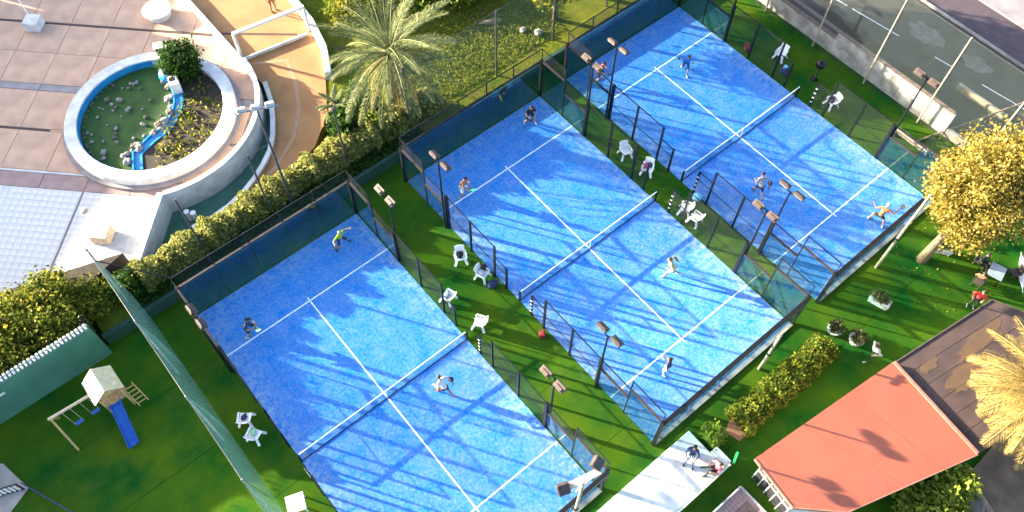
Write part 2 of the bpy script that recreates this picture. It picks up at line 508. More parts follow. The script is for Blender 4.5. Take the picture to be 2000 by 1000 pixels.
def area(poly):
    return 0.5 * sum(poly[i][0] * poly[(i + 1) % len(poly)][1] - poly[(i + 1) % len(poly)][0] * poly[i][1] for i in range(len(poly)))

def arc(c, r, a0, a1, n):
    return [(c[0] + r * math.cos(R(a0 + (a1 - a0) * i / n)), c[1] + r * math.sin(R(a0 + (a1 - a0) * i / n))) for i in range(n + 1)]

def leaves(name, centers, size, material, parent=None, up=0.3, aspect=0.6, loc=(0, 0, 0), jitter=0.35):
    """many small leaf-shaped faces as one mesh"""
    n = len(centers)
    d = rng.normal(size=(n, 3)); d[:, 2] = np.abs(d[:, 2]) + up
    d /= np.linalg.norm(d, axis=1)[:, None]
    a = np.cross(d, rng.normal(size=(n, 3))); a /= np.linalg.norm(a, axis=1)[:, None]
    b_ = np.cross(d, a)
    s_ = size * (1 + jitter * rng.normal(size=(n, 1))).clip(0.4, 2.0)
    c_ = np.asarray(centers)
    v = np.empty((n, 4, 3))
    v[:, 0] = c_ - a * s_; v[:, 1] = c_ + b_ * s_ * aspect - d * s_ * 0.15
    v[:, 2] = c_ + a * s_; v[:, 3] = c_ - b_ * s_ * aspect - d * s_ * 0.15
    me = bpy.data.meshes.new(name)
    me.vertices.add(4 * n); me.vertices.foreach_set("co", v.reshape(-1))
    me.loops.add(4 * n); me.loops.foreach_set("vertex_index", np.arange(4 * n, dtype=np.int32))
    me.polygons.add(n)
    me.polygons.foreach_set("loop_start", np.arange(0, 4 * n, 4, dtype=np.int32))
    me.polygons.foreach_set("loop_total", np.full(n, 4, dtype=np.int32))
    me.update(calc_edges=True)
    me.validate()
    return link(name, me, material, parent, loc)

def clumps(c, r, nclump, nleaf, spread, shell=0.55):
    """leaf positions gathered in clumps through an ellipsoid"""
    c = np.array(c); r = np.array(r)
    d = rng.normal(size=(nclump, 3)); d /= np.linalg.norm(d, axis=1)[:, None]
    rad = shell + (1 - shell) * rng.random((nclump, 1)) ** 0.6
    cc = c + d * rad * r * (0.85 + 0.25 * rng.random((nclump, 1)))
    p = np.repeat(cc, nleaf, axis=0) + rng.normal(size=(nclump * nleaf, 3)) * spread
    return p

# ------------------------------------------------------------------ ground and setting
g_ = MB(); g_.sheet([(-400, -400, 0), (400, -400, 0), (400, 400, 0), (-400, 400, 0)])
struct(obj("turf_ground", g_, "turf"), "green artificial turf lawn around the blue courts")

# garden terrace behind the courts, with its low green retaining wall
TZ = 0.75
gt = MB()
gt.prism([(-22.9, 11.68), (-5.6, 11.68), (-5.6, 13.85), (-22.9, 13.85)], 0.002, TZ)
gt.prism([(-5.6, 11.68), (60, 11.68), (60, 90), (-5.6, 90)], 0.002, TZ)
struct(obj("garden_terrace", gt, "garden_soil"), "raised garden ground behind the courts")
lw = MB(); lw.box((-1.0, 11.58, 0.41), (44.0, 0.18, 0.82))
lw.box((-1.0, 11.58, 0.85), (44.0, 0.24, 0.06))
tag(obj("retaining_wall", lw, "green_dark", bevel=0.01), "long low green retaining wall behind the far ends of the courts", "wall")

# tall green wall beside the playground, white pierced blocks along its top
t = thing("playground_wall", "tall green painted wall with white pierced blocks along its top", "wall", (-23.1, 11.1, 0))
w = MB(); w.box((-13, 0, 1.42), (26, 0.3, 2.84)); obj("wall_face", w, "green_wall", t, bevel=0.01)
w = MB(); w.box((-13, 0.0, 2.87), (26, 0.42, 0.06)); obj("coping", w, "green_wall", t)
blk = MB(); blk.box((0, 0.07, 0.08), (0.11, 0.10, 0.16)); blk.box((0, -0.07, 0.05), (0.11, 0.16, 0.10))
bm_ = blk.mesh("pierced_block")
for i in range(80):
    link("pierced_block", bm_, "white_paint", t, (-0.12 - 0.2 * i, 0.02, 2.90))
w = MB(); w.box((0, 0, 0), (0.5, 0.012, 0.16)); obj("notice_plate", w, "white_paint", t, (-4.9, -0.157, 2.1))
bank = MB(); bank.prism([(-60, 11.27), (-23.15, 11.27), (-23.15, 13.9), (-19.9, 14.6), (-26, 16.5), (-60, 17)], 0.002, 1.9)
struct(obj("planting_bank", bank, "soil"), "planting bank above the green playground wall")

# ------------------------------------------------------------------ plaza
PZ = 0.80
PC = (-14.25, 22.75)           # common centre of the round planter and the curved parapet
arc_in = arc(PC, 6.15, -112, -5, 26)
wall_line = [(-19.55, 13.75)] + [(-16.55, 16.95)]
pl = MB()
pl.prism([(-120, 15.6), (-26, 15.6), (-19.55, 13.75), (-16.55, 16.95)] + arc(PC, 6.2, -110, -5, 26)[1:] + [(-8.05, 120), (-120, 120)], 0.003, PZ - 0.03)
struct(obj("plaza", pl, "plaza_bed"), "raised paved plaza around the round planter")
plaza_o = bpy.data.objects["plaza"]
S2 = math.sqrt(2)
def ce_pt(c, e):                # plaza grid: c = x + y, e = x - y
    return ((c + e) / 2, (c - e) / 2)
disc = arc_in + [(-8.12, 90), (-120, 90), (-120, 16.6)]
def plaza_piece(name, c0, c1, e0, e1, material, top=PZ, gap=0.035, white=False):
    g2 = gap / S2
    poly = [ce_pt(c0 + g2, e0 + g2), ce_pt(c0 + g2, e1 - g2), ce_pt(c1 - g2, e1 - g2), ce_pt(c1 - g2, e0 + g2)]
    if area(poly) < 0: poly.reverse()
    if white:
        poly = clip(poly, ((-19.45, 13.6), (-16.45, 16.8)))
        poly = clip(poly, ((-26, 15.75), (-19.5, 13.85)))
    else:
        for i in range(len(disc)):
            poly = clip(poly, (disc[i], disc[(i + 1) % len(disc)]))
            if len(poly) < 3: return
    if len(poly) < 3 or abs(area(poly)) < 0.01: return
    cx = sum(p[0] for p in poly) / len(poly); cy = sum(p[1] for p in poly) / len(poly)
    mb = MB(); mb.prism([(x - cx, y - cy) for x, y in poly], -0.05, 0.0)
    return obj(name, mb, material, plaza_o, (cx, cy, top + rnd.uniform(-0.004, 0.004)))
EB = [-62.6, -58.9, -55.2, -51.45, -47.75, -44.0, -40.3, -36.6, -32.9, -29.2]
for c0, c1, mt in ((2.42, 6.35, "tan_slab"), (6.6, 10.6, "tan_slab"), (11.35, 14.9, "tan_slab"), (14.9, 18.3, "tan_slab"), (18.55, 23.0, "tan_slab"), (23, 28, "tan_slab")):
    for k in range(len(EB) - 1):
        plaza_piece("paving_slab", c0, c1, EB[k], EB[k + 1], mt)
for k in range(len(EB) - 1):
    plaza_piece("paving_band", 0.75, 2.2, EB[k], EB[k + 1], "mauve_slab")
    plaza_piece("paving_band", 10.62, 11.33, EB[k], EB[k + 1], "grey_slab")
plaza_piece("marking_strip", 2.21, 2.41, -62, -38, "white_tile", PZ + 0.006)
plaza_piece("drain_slot", 6.35, 6.6, -62, -45.2, "dark_slot", PZ - 0.012)
plaza_piece("paving_slab", 6.36, 6.59, -45.15, -30, "tan_slab")
plaza_piece("drain_slot", 18.3, 18.55, -62, -26, "dark_slot", PZ - 0.012)
tl = []
step = 0.4 * S2
for i in range(18):
    for j in range(26):
        c1 = 0.74 - i * step; e0 = -51.3 + j * step
        x, y = ce_pt(c1 - step / 2, e0 + step / 2)
        tl.append((x, y, c1, e0))
tl.sort(key=lambda q: abs(q[0] + 20) + abs(q[1] - 17.5))
cnt = 0; rest = MB()
for x, y, c1, e0 in tl:
    if cnt < 290:
        if plaza_piece("paver", c1 - step, c1, e0, e0 + step, "white_tile", PZ, 0.016, True): cnt += 1
    else:
        poly = [ce_pt(c1 - step + .02, e0 + .02), ce_pt(c1 - step + .02, e0 + step - .02), ce_pt(c1 - .02, e0 + step - .02), ce_pt(c1 - .02, e0 + .02)]
        if area(poly) < 0: poly.reverse()
        poly = clip(clip(poly, ((-19.45, 13.6), (-16.45, 16.8))), ((-26, 15.75), (-19.5, 13.85)))
        if len(poly) >= 3 and abs(area(poly)) > 0.01: rest.prism(poly, PZ - 0.05, PZ)
pbp = clip(clip([(-40, 4), (-14, 4), (-14, 14.74), (-40, 40.74)], ((-19.45, 13.6), (-16.45, 16.8))), ((-26, 15.75), (-19.5, 13.85)))
pb = MB(); pb.prism(pbp, PZ - 0.028, PZ - 0.014); obj("paver_bed", pb, "grey_joint", plaza_o)
if rest.v:
    o = obj("pavers", rest, "white_tile", plaza_o); o["kind"] = "stuff"
sl = MB(); e_ = -40.3
a_, b2_ = ce_pt(0.7, e_), ce_pt(-8.5, e_)
sl.beam((a_[0], a_[1], PZ + 0.004), (b2_[0], b2_[1], PZ + 0.004), 0.12, 0.01); obj("joint_strip", sl, "plaza_bed", plaza_o)

# orange promenade beyond the moat
curb = [(-16.35, 14.55), (-15.2, 14.42), (-14.0, 14.55), (-12.9, 14.85), (-12.0, 15.25), (-11.1, 15.8), (-10.3, 16.4), (-9.6, 17.25), (-8.95, 18.3), (-8.3, 19.6), (-7.85, 21.0)]
right_edge = [(-2.7, 90), (-2.7, 30), (-2.85, 26.1), (-3.1, 23.3), (-3.7, 20.9), (-4.7, 18.9), (-6.1, 16.6), (-8.0, 15.0), (-10.5, 14.1), (-13.5, 13.9), (-16.4, 13.88)]
op = MB(); op.prism((curb + [(-7.85, 22.5), (-7.85, 90)] + right_edge)[::-1], 0.004, PZ - 0.002)
struct(obj("promenade", op, "orange_floor"), "orange paved promenade curving round the moat")
prom = bpy.data.objects["promenade"]
def offset(poly, d):
    out = []
    for i, p in enumerate(poly):
        a, b2 = poly[max(i - 1, 0)], poly[min(i + 1, len(poly) - 1)]
        dx, dy = b2[0] - a[0], b2[1] - a[1]; L = math.hypot(dx, dy)
        out.append((p[0] - dy / L * d, p[1] + dx / L * d))
    return out
mid = [(-13.0, 14.3), (-10.6, 15.0), (-8.6, 16.2), (-7.1, 17.9), (-6.1, 19.9), (-5.6, 21.6)]
sp = MB(); sp.band(mid, offset(mid, 0.22), PZ - 0.01, PZ + 0.006); obj("paving_strip", sp, "orange_strip", prom)
sp = MB(); sp.band([(-5.6, 21.6), (-7.7, 22.9)], [(-5.45, 21.75), (-7.6, 23.05)], PZ - 0.01, PZ + 0.007); obj("paving_strip", sp, "orange_strip", prom)
sp = MB(); sp.beam((-7.8, 26.45, PZ + 0.004), (-4.0, 23.25, PZ + 0.004), 0.16, 0.012); obj("drain_slot", sp, "dark_slot", prom)
# ragged white low wall along the promenade's outer side
lo = [(-2.5, 34), (-2.55, 29), (-2.75, 26.1), (-3.0, 23.3), (-3.6, 20.9), (-4.6, 18.9)]
pw = MB(); pw.band(offset(lo, 0.35), offset(lo, -0.05), 0.004, 1.35)
tag(obj("garden_wall", pw, "white_paint", bevel=0.02), "sunlit white low wall between orange promenade and palm garden", "wall")
ow = MB(); ow.band(curb, offset(curb, -0.28), 0.004, 1.02)
tag(obj("moat_kerb", ow, "white_paint", bevel=0.02), "low curved white kerb on the outer side of the dark moat", "wall")
# curved parapet with its straight end
par = [(-19.7, 13.6), (-16.62, 16.9)]
pt = thing("parapet", "tall curved white parapet between plaza and dark moat", "wall", (0, 0, 0))
p_in = [(-19.75, 13.85), (-16.7, 17.1)]; p_out = [(-19.55, 13.62), (-16.42, 16.86)]
w = MB(); w.band(p_in, p_out, 0.004, 1.72); obj("straight_wall", w, "white_paint", pt, bevel=0.02)
w = MB(); w.band(arc(PC, 6.13, -110.5, 0, 30), arc(PC, 6.43, -111, 0, 30), 0.005, 1.72); obj("curved_wall", w, "white_paint", pt, bevel=0.02)
w = MB(); w.band([(-8.11, 22.77), (-8.11, 40)], [(-7.83, 22.77), (-7.83, 40)], 0.005, 1.30); obj("far_wall", w, "white_paint", pt, bevel=0.02)
mo = MB(); mo.prism(([(-19.4, 13.9), (-16.3, 14.0)] + [(-16.35, 14.6), (-15.2, 14.45), (-14, 14.58), (-12, 15.3), (-10.3, 16.5), (-8.95, 18.4), (-7.9, 20.9)] + arc(PC, 6.4, -15, -111, 20) + [(-16.5, 16.9)]), 0.002, 0.012)
struct(obj("moat_floor", mo, "green_wall"), "dark green floor of the moat below the parapet")
for k, (x, y) in enumerate(((-16.0, 15.7), (-15.75, 15.4))):
    w = MB(); w.tube([(0, 0, 0.01), (0, 0, 0.75)], 0.13, 10); w.tube([(0, 0, 0.75), (0, 0, 0.80)], 0.16, 10)
    tag(obj("drain_pipe", w, "white_plastic", loc=(x, y, 0)), "white upright pipe stub in the moat under the parapet corner", "pipe", "pipe stubs in the moat")

# white beam of the gateway over the promenade
t = thing("gateway_frame", "white gateway beam on posts spanning the orange promenade", "gateway", (0, 0, PZ))
w = MB(); w.beam((-7.75, 23.75, 2.0), (-3.15, 23.05, 2.0), 0.22, 0.16); obj("crossbeam", w, "white_paint", t, bevel=0.01)
for x, y in ((-7.7, 23.75), (-3.2, 23.05)):
    w = MB(); w.box((x, y, 0.97), (0.16, 0.16, 1.92)); obj("post", w, "white_paint", t)
w = MB(); w.beam((-7.75, 23.42, 0.12), (-3.5, 22.75, 0.12), 0.10, 0.22); obj("threshold", w, "white_paint", t)

# ------------------------------------------------------------------ round planter
t = thing("round_planter", "large round white walled planter with green bed and blue stream", "planter", (PC[0], PC[1], PZ))
C0 = (0, 0)
ro = MB(); ro.band(arc(C0, 4.20, 0, 352.5, 47), arc(C0, 4.90, 0, 352.5, 47), 0.0, 0.62, True); obj("ring_wall", ro, "white_paint", t, bevel=0.03)
ro = MB(); ro.band(arc(C0, 4.165, 62, 250, 30), arc(C0, 4.197, 62, 250, 30), 0.0, 0.55, False); obj("inner_lining", ro, "cyan_paint", t)
ro = MB(); ro.band(arc(C0, 4.903, 0, 352.5, 47), arc(C0, 5.15, 0, 352.5, 47), 0.0, 0.14, True); obj("plinth", ro, "grey_slab", t)
fl = MB(); fl.prism(arc(C0, 4.163, 0, 352.5, 47), 0.0, 0.10); obj("bed", fl, "pond_green", t)
strm = [(-2.45, -3.05), (-1.95, -2.0), (-0.9, -1.6), (0.3, -1.35), (1.1, -0.85), (1.75, -0.05), (2.05, 0.6), (2.25, 1.4), (2.4, 2.3)]
soilp = [(-2.2, -3.35)] + strm[1:] + [(2.9, 2.75)] + arc(C0, 4.15, 40, -118, 20)
so = MB(); so.prism(soilp[::-1], 0.08, 0.22); obj("soil_bed", so, "soil", t)
st = MB(); st.band(offset(strm, 0.24), offset(strm, -0.24), 0.1, 0.27); st.band(offset(strm, 0.34), offset(strm, 0.24), 0.1, 0.36)
obj("stream_channel", st, "cyan_paint", t)
bx_ = MB(); bx_.box((2.15, 0.95, 0.6), (0.55, 0.8, 0.9), R(-15)); obj("waterfall_box", bx_, "white_paint", t, bevel=0.02)
bx_ = MB(); bx_.box((2.12, 1.08, 1.06), (0.32, 0.3, 0.03), R(-15)); obj("waterfall_opening", bx_, "dark_glass", t)
bx_ = MB(); bx_.ball((2.3, 2.2, 0.45), (0.6, 0.7, 0.42), 12, 6, 0.08); obj("water_basin", bx_, "cyan_paint", t, smooth=True)
rk = [MB() for _ in range(4)]
for q in rk: q.ball((0, 0, 0.6), (1, 0.85, 0.75), 8, 5, 0.22)
rkm = [q.mesh("stone") for q in rk]
for q in rkm: q.materials.append(MATS["rock"])
rkd = [q.copy() for q in rkm]
for q in rkd:
    q.materials.clear(); q.materials.append(MATS["rock_dark"])
spots = []
while len(spots) < 46:
    x, y = rnd.uniform(-3.8, 2), rnd.uniform(-3.4, 3.8)
    if math.hypot(x, y) > 3.85 or (y < 0.9 * x - 0.2 and y < -0.2) or x > 1.3: continue
    spots.append((x, y, rnd.choice((0.08, 0.1, 0.12, 0.14, 0.2)), rnd.random() < 0.5))
for i in range(26):
    a = R(100 + 150 * i / 26 + rnd.uniform(-2, 2)); spots.append((4.0 * math.cos(a), 4.0 * math.sin(a), rnd.uniform(0.06, 0.11), False))
for i in range(30):
    k = rnd.uniform(0.4, 7.4); i0 = int(k); f = k - i0
    x = strm[i0][0] * (1 - f) + strm[i0 + 1][0] * f; y = strm[i0][1] * (1 - f) + strm[i0 + 1][1] * f
    spots.append((x - rnd.uniform(0.28, 0.6), y + rnd.uniform(0.1, 0.45), rnd.choice((0.14, 0.2, 0.26, 0.32)), rnd.random() < 0.6))
for x, y, s_, lt in spots:
    o = link("stone", (rkm if lt else rkd)[rnd.randrange(4)], None, t, (x, y, 0.09), rnd.uniform(0, 6))
    o.scale = (s_, s_, s_ * 0.9)
p = []
for _ in range(900):
    a, r_ = rnd.uniform(-115, 38), rnd.uniform(0.2, 4.0)
    x, y = r_ * math.cos(R(a)), r_ * math.sin(R(a))
    if y < 0.8 * x - 1.6 or x > 2.7: p.append((x, y, 0.27 + rnd.uniform(0, 0.15)))
leaves("ground_cover", p, 0.10, "leaf_bush", t)["kind"] = "stuff"

def shrub(name, label, cat, loc, r, nclump, nleaf, size, material, group=None, stem=True, spread=None, shell=0.5, up=0.4):
    t = thing(name, label, cat, loc, 0, group)
    sp_ = spread if spread is not None else min(r) * 0.16
    c = clumps((0, 0, r[2] * 0.95), r, nclump, nleaf, sp_, shell)
    c[:, 2] = np.maximum(c[:, 2], 0.03)
    leaves("foliage", c, size, material, t, up=up)
    if stem:
        w = MB()
        for k in range(5):
            a = 2 * math.pi * k / 5 + 0.4
            w.tube([(0.05 * math.cos(a), 0.05 * math.sin(a), -0.02), (r[0] * 0.3 * math.cos(a), r[1] * 0.3 * math.sin(a), r[2] * 0.7), (r[0] * 0.6 * math.cos(a), r[1] * 0.6 * math.sin(a), r[2] * 1.3)], [0.05, 0.035, 0.015], 6)
        obj("stem", w, "bark", t)
    return t
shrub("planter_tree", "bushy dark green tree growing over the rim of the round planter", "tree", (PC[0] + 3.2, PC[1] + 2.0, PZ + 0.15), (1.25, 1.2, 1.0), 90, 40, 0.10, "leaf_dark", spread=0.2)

# plaza furniture: lamp posts in concrete cubes, round table
def cube_lamp(x, y, s_, h, tilt, material, label):
    t = thing("plaza_lamp", label, "lamp", (x, y, PZ), R(45))
    w = MB(); w.box((0, 0, s_ * 0.35), (s_, s_, s_ * 0.7)); obj("base_block", w, material, t, bevel=0.03)
    w = MB(); w.tube([(0, 0, s_ * 0.7), (tilt[0], tilt[1], h)], 0.035, 8); obj("pole", w, "white_plastic", t)
    w = MB(); w.ball((tilt[0], tilt[1], h), (0.2, 0.2, 0.12), 10, 6); obj("lamp_head", w, material, t, smooth=True)
cube_lamp(-20.25, 17.0, 0.95, 2.6, (0, 0), "wood_pale", "cream block lamp post on the white pavers")
cube_lamp(-16.45, 34.3, 0.95, 2.9, (0, 0), "white_paint", "white block lamp post on the tan slabs by the drain slot")
t = thing("round_table", "white round concrete table with small lids on the tan plaza", "table", (-9.9, 30.3, PZ))
w = MB(); w.tube([(0, 0, 0), (0, 0, 0.42)], 0.75, 20); obj("drum", w, "white_paint", t)
w = MB(); w.tube([(0, 0, 0.423), (0, 0, 0.52)], 0.92, 24); obj("top", w, "white_paint", t, bevel=0.02)
for k in range(4):
    a = R(45 + 90 * k); w = MB(); w.tube([(0, 0, 0), (0, 0, 0.02)], 0.06, 8); obj("lid", w, "grey_slab", t, (0.5 * math.cos(a), 0.5 * math.sin(a), 0.523))
w = MB(); w.box((0, 0, 0.5), (0.7, 0.5, 1.0)); w.box((0, 0, 1.03), (0.8, 0.6, 0.06))
tag(obj("cabinet", w, "white_paint", loc=(-11.35, 26.75, PZ), rz=R(-25), bevel=0.02), "white cabinet behind the rim of the round planter", "cabinet")
w = MB(); w.beam((-20.15, 18.6, PZ + 0.05), (-19.8, 18.1, PZ + 0.05), 0.2, 0.1)

# ------------------------------------------------------------------ courts
CX = {1: -13.665, 2: 0.0, 3: 12.25}
HL, HW, SV = 10.1, 5.05, 7.085
NAMES = {1: "court beside the playground netting", 2: "middle court", 3: "court beside the white roadside wall"}
def shared(fn, name, smooth=False):
    q = MB(); fn(q); return q.mesh(name, smooth)

surf = shared(lambda q: q.prism([(-HW, -HL), (HW, -HL), (HW, HL), (-HW, HL)], 0.0, 0.012), "court_surface")
m_serv = shared(lambda q: q.box((0, 0, 0.014), (2 * HW, 0.075, 0.004)), "service_line")
m_cent = shared(lambda q: (q.box((0, (SV - 0.045) / 2 + 0.02, 0.0143), (0.075, SV - 0.13, 0.004)), q.box((0, -(SV - 0.045) / 2 - 0.02, 0.0143), (0.075, SV - 0.13, 0.004)),
                           q.box((0, SV + 0.14, 0.0143), (0.075, 0.2, 0.004)), q.box((0, -SV - 0.14, 0.0143), (0.075, 0.2, 0.004))), "centre_line")
m_post = {h: shared(lambda q: q.box((0, 0, h / 2), (0.10, 0.10, h)), "post") for h in (2.05, 3.0, 3.08, 4.0)}
m_corner = shared(lambda q: q.box((0, 0, 1.55), (0.16, 0.16, 3.1)), "corner_post")
m_gend = shared(lambda q: q.box((0, 0, 1.5), (1.96, 0.014, 2.96)), "glass_panel")
m_gfar = shared(lambda q: q.box((0, 0, 1.5), (1.96, 0.014, 2.96)), "glass_panel")
m_ghi = shared(lambda q: q.box((0, 0, 1.5), (0.014, 1.90, 2.96)), "glass_panel")
m_glo = shared(lambda q: q.box((0, 0, 1.0), (0.014, 1.86, 1.96)), "glass_panel")
def wire_side(y0, y1, z0, z1):
    return shared(lambda q: q.sheet([(0, y0, z0), (0, y1, z0), (0, y1, z1), (0, y0, z1)]), "mesh_panel")
def wire_end(x0, x1, z0, z1):
    return shared(lambda q: q.sheet([(x0, 0, z0), (x1, 0, z0), (x1, 0, z1), (x0, 0, z1)]), "mesh_panel")
w2_3 = wire_side(-0.95, 0.95, 0.03, 2.96); w1_2 = wire_side(-0.46, 0.46, 0.03, 2.02)
w_top1 = wire_side(-0.95, 0.95, 3.06, 3.97); w_top2 = wire_side(-0.95, 0.95, 2.06, 2.97)
we_top = wire_end(-0.97, 0.97, 3.08, 3.97)
PX = HW + 0.06
for n in (1, 2, 3):
    cx = CX[n]
    cs = link("court_surface", surf, "court_carpet", None, (cx, 0, 0.004))
    struct(cs, "sanded blue playing carpet of the " + NAMES[n])
    for sg in (1, -1):
        link("service_line", m_serv, "white_line", cs, (0, sg * SV, 0))
    link("centre_line", m_cent, "white_line", cs)
    cage = thing("padel_cage", {1: "black glass and mesh cage round the blue court beside the playground netting",
                                2: "black glass and mesh cage round the middle blue court",
                                3: "black glass and mesh cage round the blue court by the roadside wall"}[n], "enclosure", (cx, 0, 0), 0, "glass cages round the blue courts")
    for sy in (1, -1):
        y = sy * (HL + 0.06)
        far = sy > 0
        for k in range(5):
            link("glass_panel", m_gfar if far else m_gend, "end_glass" if far else "pane_glass", cage, (-4.02 + 2.01 * k, y, 0.012))
            if far: link("mesh_panel", we_top, "wire_end", cage, (-4.02 + 2.01 * k, y, 0))
        if far:
            for k in range(1, 5):
                q = MB(); q.box((0, 0, 3.53), (0.06, 0.06, 0.94)); obj("post", q, "black_steel", cage, (-5.025 + 2.01 * k, y + 0.06, 0))
            q = MB(); q.beam((-5.1, y, 4.0), (5.1, y, 4.0), 0.05, 0.05); obj("top_rail", q, "black_steel", cage)
            q = MB(); q.box((0, y, 3.02), (10.0, 0.12, 0.08)); obj("wall_beam", q, "rail_steel" if n == 1 else "black_steel", cage)
        else:
            q = MB(); q.box((0, y - 0.05, 2.93), (10.2, 0.20, 0.26)); obj("wall_beam", q, "black_steel", cage, bevel=0.02)
            q = MB(); q.box((0, y - 0.05, 0.05), (10.2, 0.14, 0.10)); obj("base_beam", q, "concrete", cage)
        for sx in (1, -1):
            link("corner_post", m_corner, "black_steel", cage, (sx * PX, y, 0))
            x = sx * PX
            link("glass_panel", m_ghi, "pane_glass", cage, (x, sy * 9.05, 0.012))
            link("glass_panel", m_glo, "pane_glass", cage, (x, sy * 7.06, 0.012))
            link("mesh_panel", w_top1, "wire_side", cage, (x, sy * 9.05, 0))
            link("mesh_panel", w_top2, "wire_side", cage, (x, sy * 7.06, 0))
            link("post", m_post[3.08], "black_steel", cage, (x, sy * 8.06, 0)).scale = (0.6, 0.6, 1.3)
            for yy, h in ((6.08, 3.0), (4.04, 3.0), (2.02, 3.0), (1.02, 2.05)):
                o = link("post", m_post[h], "black_steel", cage, (x, sy * yy, 0))
                if yy == 6.08: o.scale = (1.6, 1.6, 1.0)
            for yc, me in ((5.06, w2_3), (3.03, w2_3), (1.52, w1_2)):
                link("mesh_panel", me, "wire_side", cage, (x, sy * yc, 0))
            q = MB()
            rs = "rail_steel" if (far and n < 3) or (not far) else "black_steel"
            q.beam((x, sy * 8.1, 3.03), (x, sy * 10.1, 3.03), 0.11, 0.09); q.beam((x, sy * 6.15, 2.03), (x, sy * 8.0, 2.03), 0.11, 0.09)
            obj("wall_cap", q, rs, cage)
            q = MB(); q.beam((x, sy * 8.06, 4.0), (x, sy * 10.1, 4.0), 0.04, 0.04); q.beam((x, sy * 10.12, 3.05), (x, sy * 10.12, 4.0), 0.04, 0.04); q.beam((x, sy * 2.02, 3.0), (x, sy * 8.0, 3.0), 0.045, 0.045)
            q.beam((x, sy * 1.02, 2.03), (x, sy * 2.0, 2.03), 0.045, 0.045); q.beam((x, sy * 1.05, 1.35), (x, sy * 6.0, 1.35), 0.03, 0.03)
            obj("rail", q, "black_steel", cage)
            if sy < 0:
                for k in range(4):
                    q = MB(); q.box((x, -1.02, 0.45 + 0.38 * k), (0.115, 0.115, 0.055)); obj("white_band", q, "white_plastic", cage)
    # net
    nt_ = thing("court_net", {1: "white taped black net across the blue court beside the playground netting", 2: "white taped black net across the middle blue court", 3: "white taped black net across the blue court by the roadside wall"}[n], "net", (cx, 0, 0.016), 0, "nets across the blue courts")
    K = 12; q = MB(); tp = MB()
    xs = [-5.0 + 10.0 * k / K for k in range(K + 1)]
    zs = [0.88 + 0.045 * abs(x) / 5 for x in xs]
    for k in range(K):
        q.sheet([(xs[k], 0, 0.01), (xs[k + 1], 0, 0.01), (xs[k + 1], 0, zs[k + 1] - 0.04), (xs[k], 0, zs[k] - 0.04)])
        tp.beam((xs[k], 0, zs[k]), (xs[k + 1], 0, zs[k + 1]), 0.035, 0.075)
    obj("net_mesh", q, "court_net", nt_); obj("tape", tp, "white_tape", nt_)
    q = MB(); q.beam((-5, 0, 0.02), (5, 0, 0.02), 0.03, 0.04); obj("bottom_cord", q, "black_steel", nt_)
    q = MB(); q.box((0, 0, 0.43), (0.06, 0.012, 0.86)); obj("centre_strap", q, "white_tape", nt_)
    for sx in (-1, 1):
        q = MB(); q.box((sx * 5.05, 0, 0.48), (0.09, 0.09, 0.96)); obj("net_post", q, "black_steel", nt_)

# floodlights fixed beside the cage posts
def floodlight(x, y, face, h, brown, label, group):
    t = thing("floodlight", label, "floodlight", (x, y, 0), 0, group)
    w = MB(); w.tube([(0, 0, 0), (0, 0, 3.0), (0, 0, h)], [0.07, 0.06, 0.045], 8); obj("pole", w, "black_steel", t)
    w = MB(); w.beam((0, -0.75, h), (0, 0.75, h), 0.05, 0.05); obj("crossbar", w, "black_steel", t)
    for s_ in (-1, 1):
        hd = bpy.data.objects.new("lamp_box", None)
        q = MB(); q.box((0, 0, 0), (0.34, 0.58, 0.16)); q.box((-0.06, 0, 0.10), (0.2, 0.4, 0.06))
        lb = obj("lamp_box", q, "lamp_housing" if brown else "chair_dark", t, (face * 0.12, s_ * 0.45, h + 0.08), bevel=0.02)
        bpy.data.objects.remove(hd)
        lb.rotation_euler = (0, face * R(28), 0)
        q = MB(); q.box((0, 0, -0.086), (0.28, 0.5, 0.012)); l2 = obj("lens", q, "lamp_lens", lb)
    return t
for n in (1, 2, 3):
    for sx in (-1, 1):
        for sy in (1, -1):
            if n == 1 and sx < 0 and sy < 0: continue
            end = "far" if sy > 0 else "near"
            side = {(1, -1): "facing the playground netting", (1, 1): "of the playground-side cage above the chair lawn", (2, -1): "of the middle cage above the chair lawn",
                    (2, 1): "of the middle cage facing the roadside court", (3, -1): "of the roadside cage next to the middle court", (3, 1): "of the roadside cage facing the concrete wall"}[(n, sx)]
            lab = "twin box floodlight %s, %s" % (side, "hedge end" if sy > 0 else "red roof end")
            floodlight(CX[n] + sx * (PX + 0.16), sy * 6.2, -sx, 6.0 if not (n == 3 and sx > 0) else 6.8, (n, sx) in ((2, -1), (3, -1), (1, -1)), lab, "twin floodlights beside the courts")

# tall mast with white floodlights behind the hedge
t = thing("floodlight_mast", "tall grey mast carrying three white floodlights above the long hedge", "floodlight", (-11.2, 12.35, TZ))
w = MB(); w.tube([(0, 0, 0), (0, 0, 4), (0, 0, 8.0)], [0.075, 0.065, 0.045], 10); obj("mast", w, "dark_pole", t)
w = MB(); w.beam((-0.95, 0.5, 8.05), (0.95, -0.35, 8.05), 0.08, 0.08); obj("crossbar", w, "grey_pole", t)
for k in (-1, 0, 1):
    w = MB(); w.box((0, 0, 0), (0.44, 0.36, 0.2)); o = obj("lamp_box", w, "lamp_grey", t, (k * 0.62, -k * 0.28 + 0.08, 8.22), R(-24), bevel=0.03); o.rotation_euler = (R(-30), 0, R(-24))
    w = MB(); w.box((0, 0, -0.13), (0.44, 0.34, 0.012)); obj("lens", w, "lamp_lens", o)

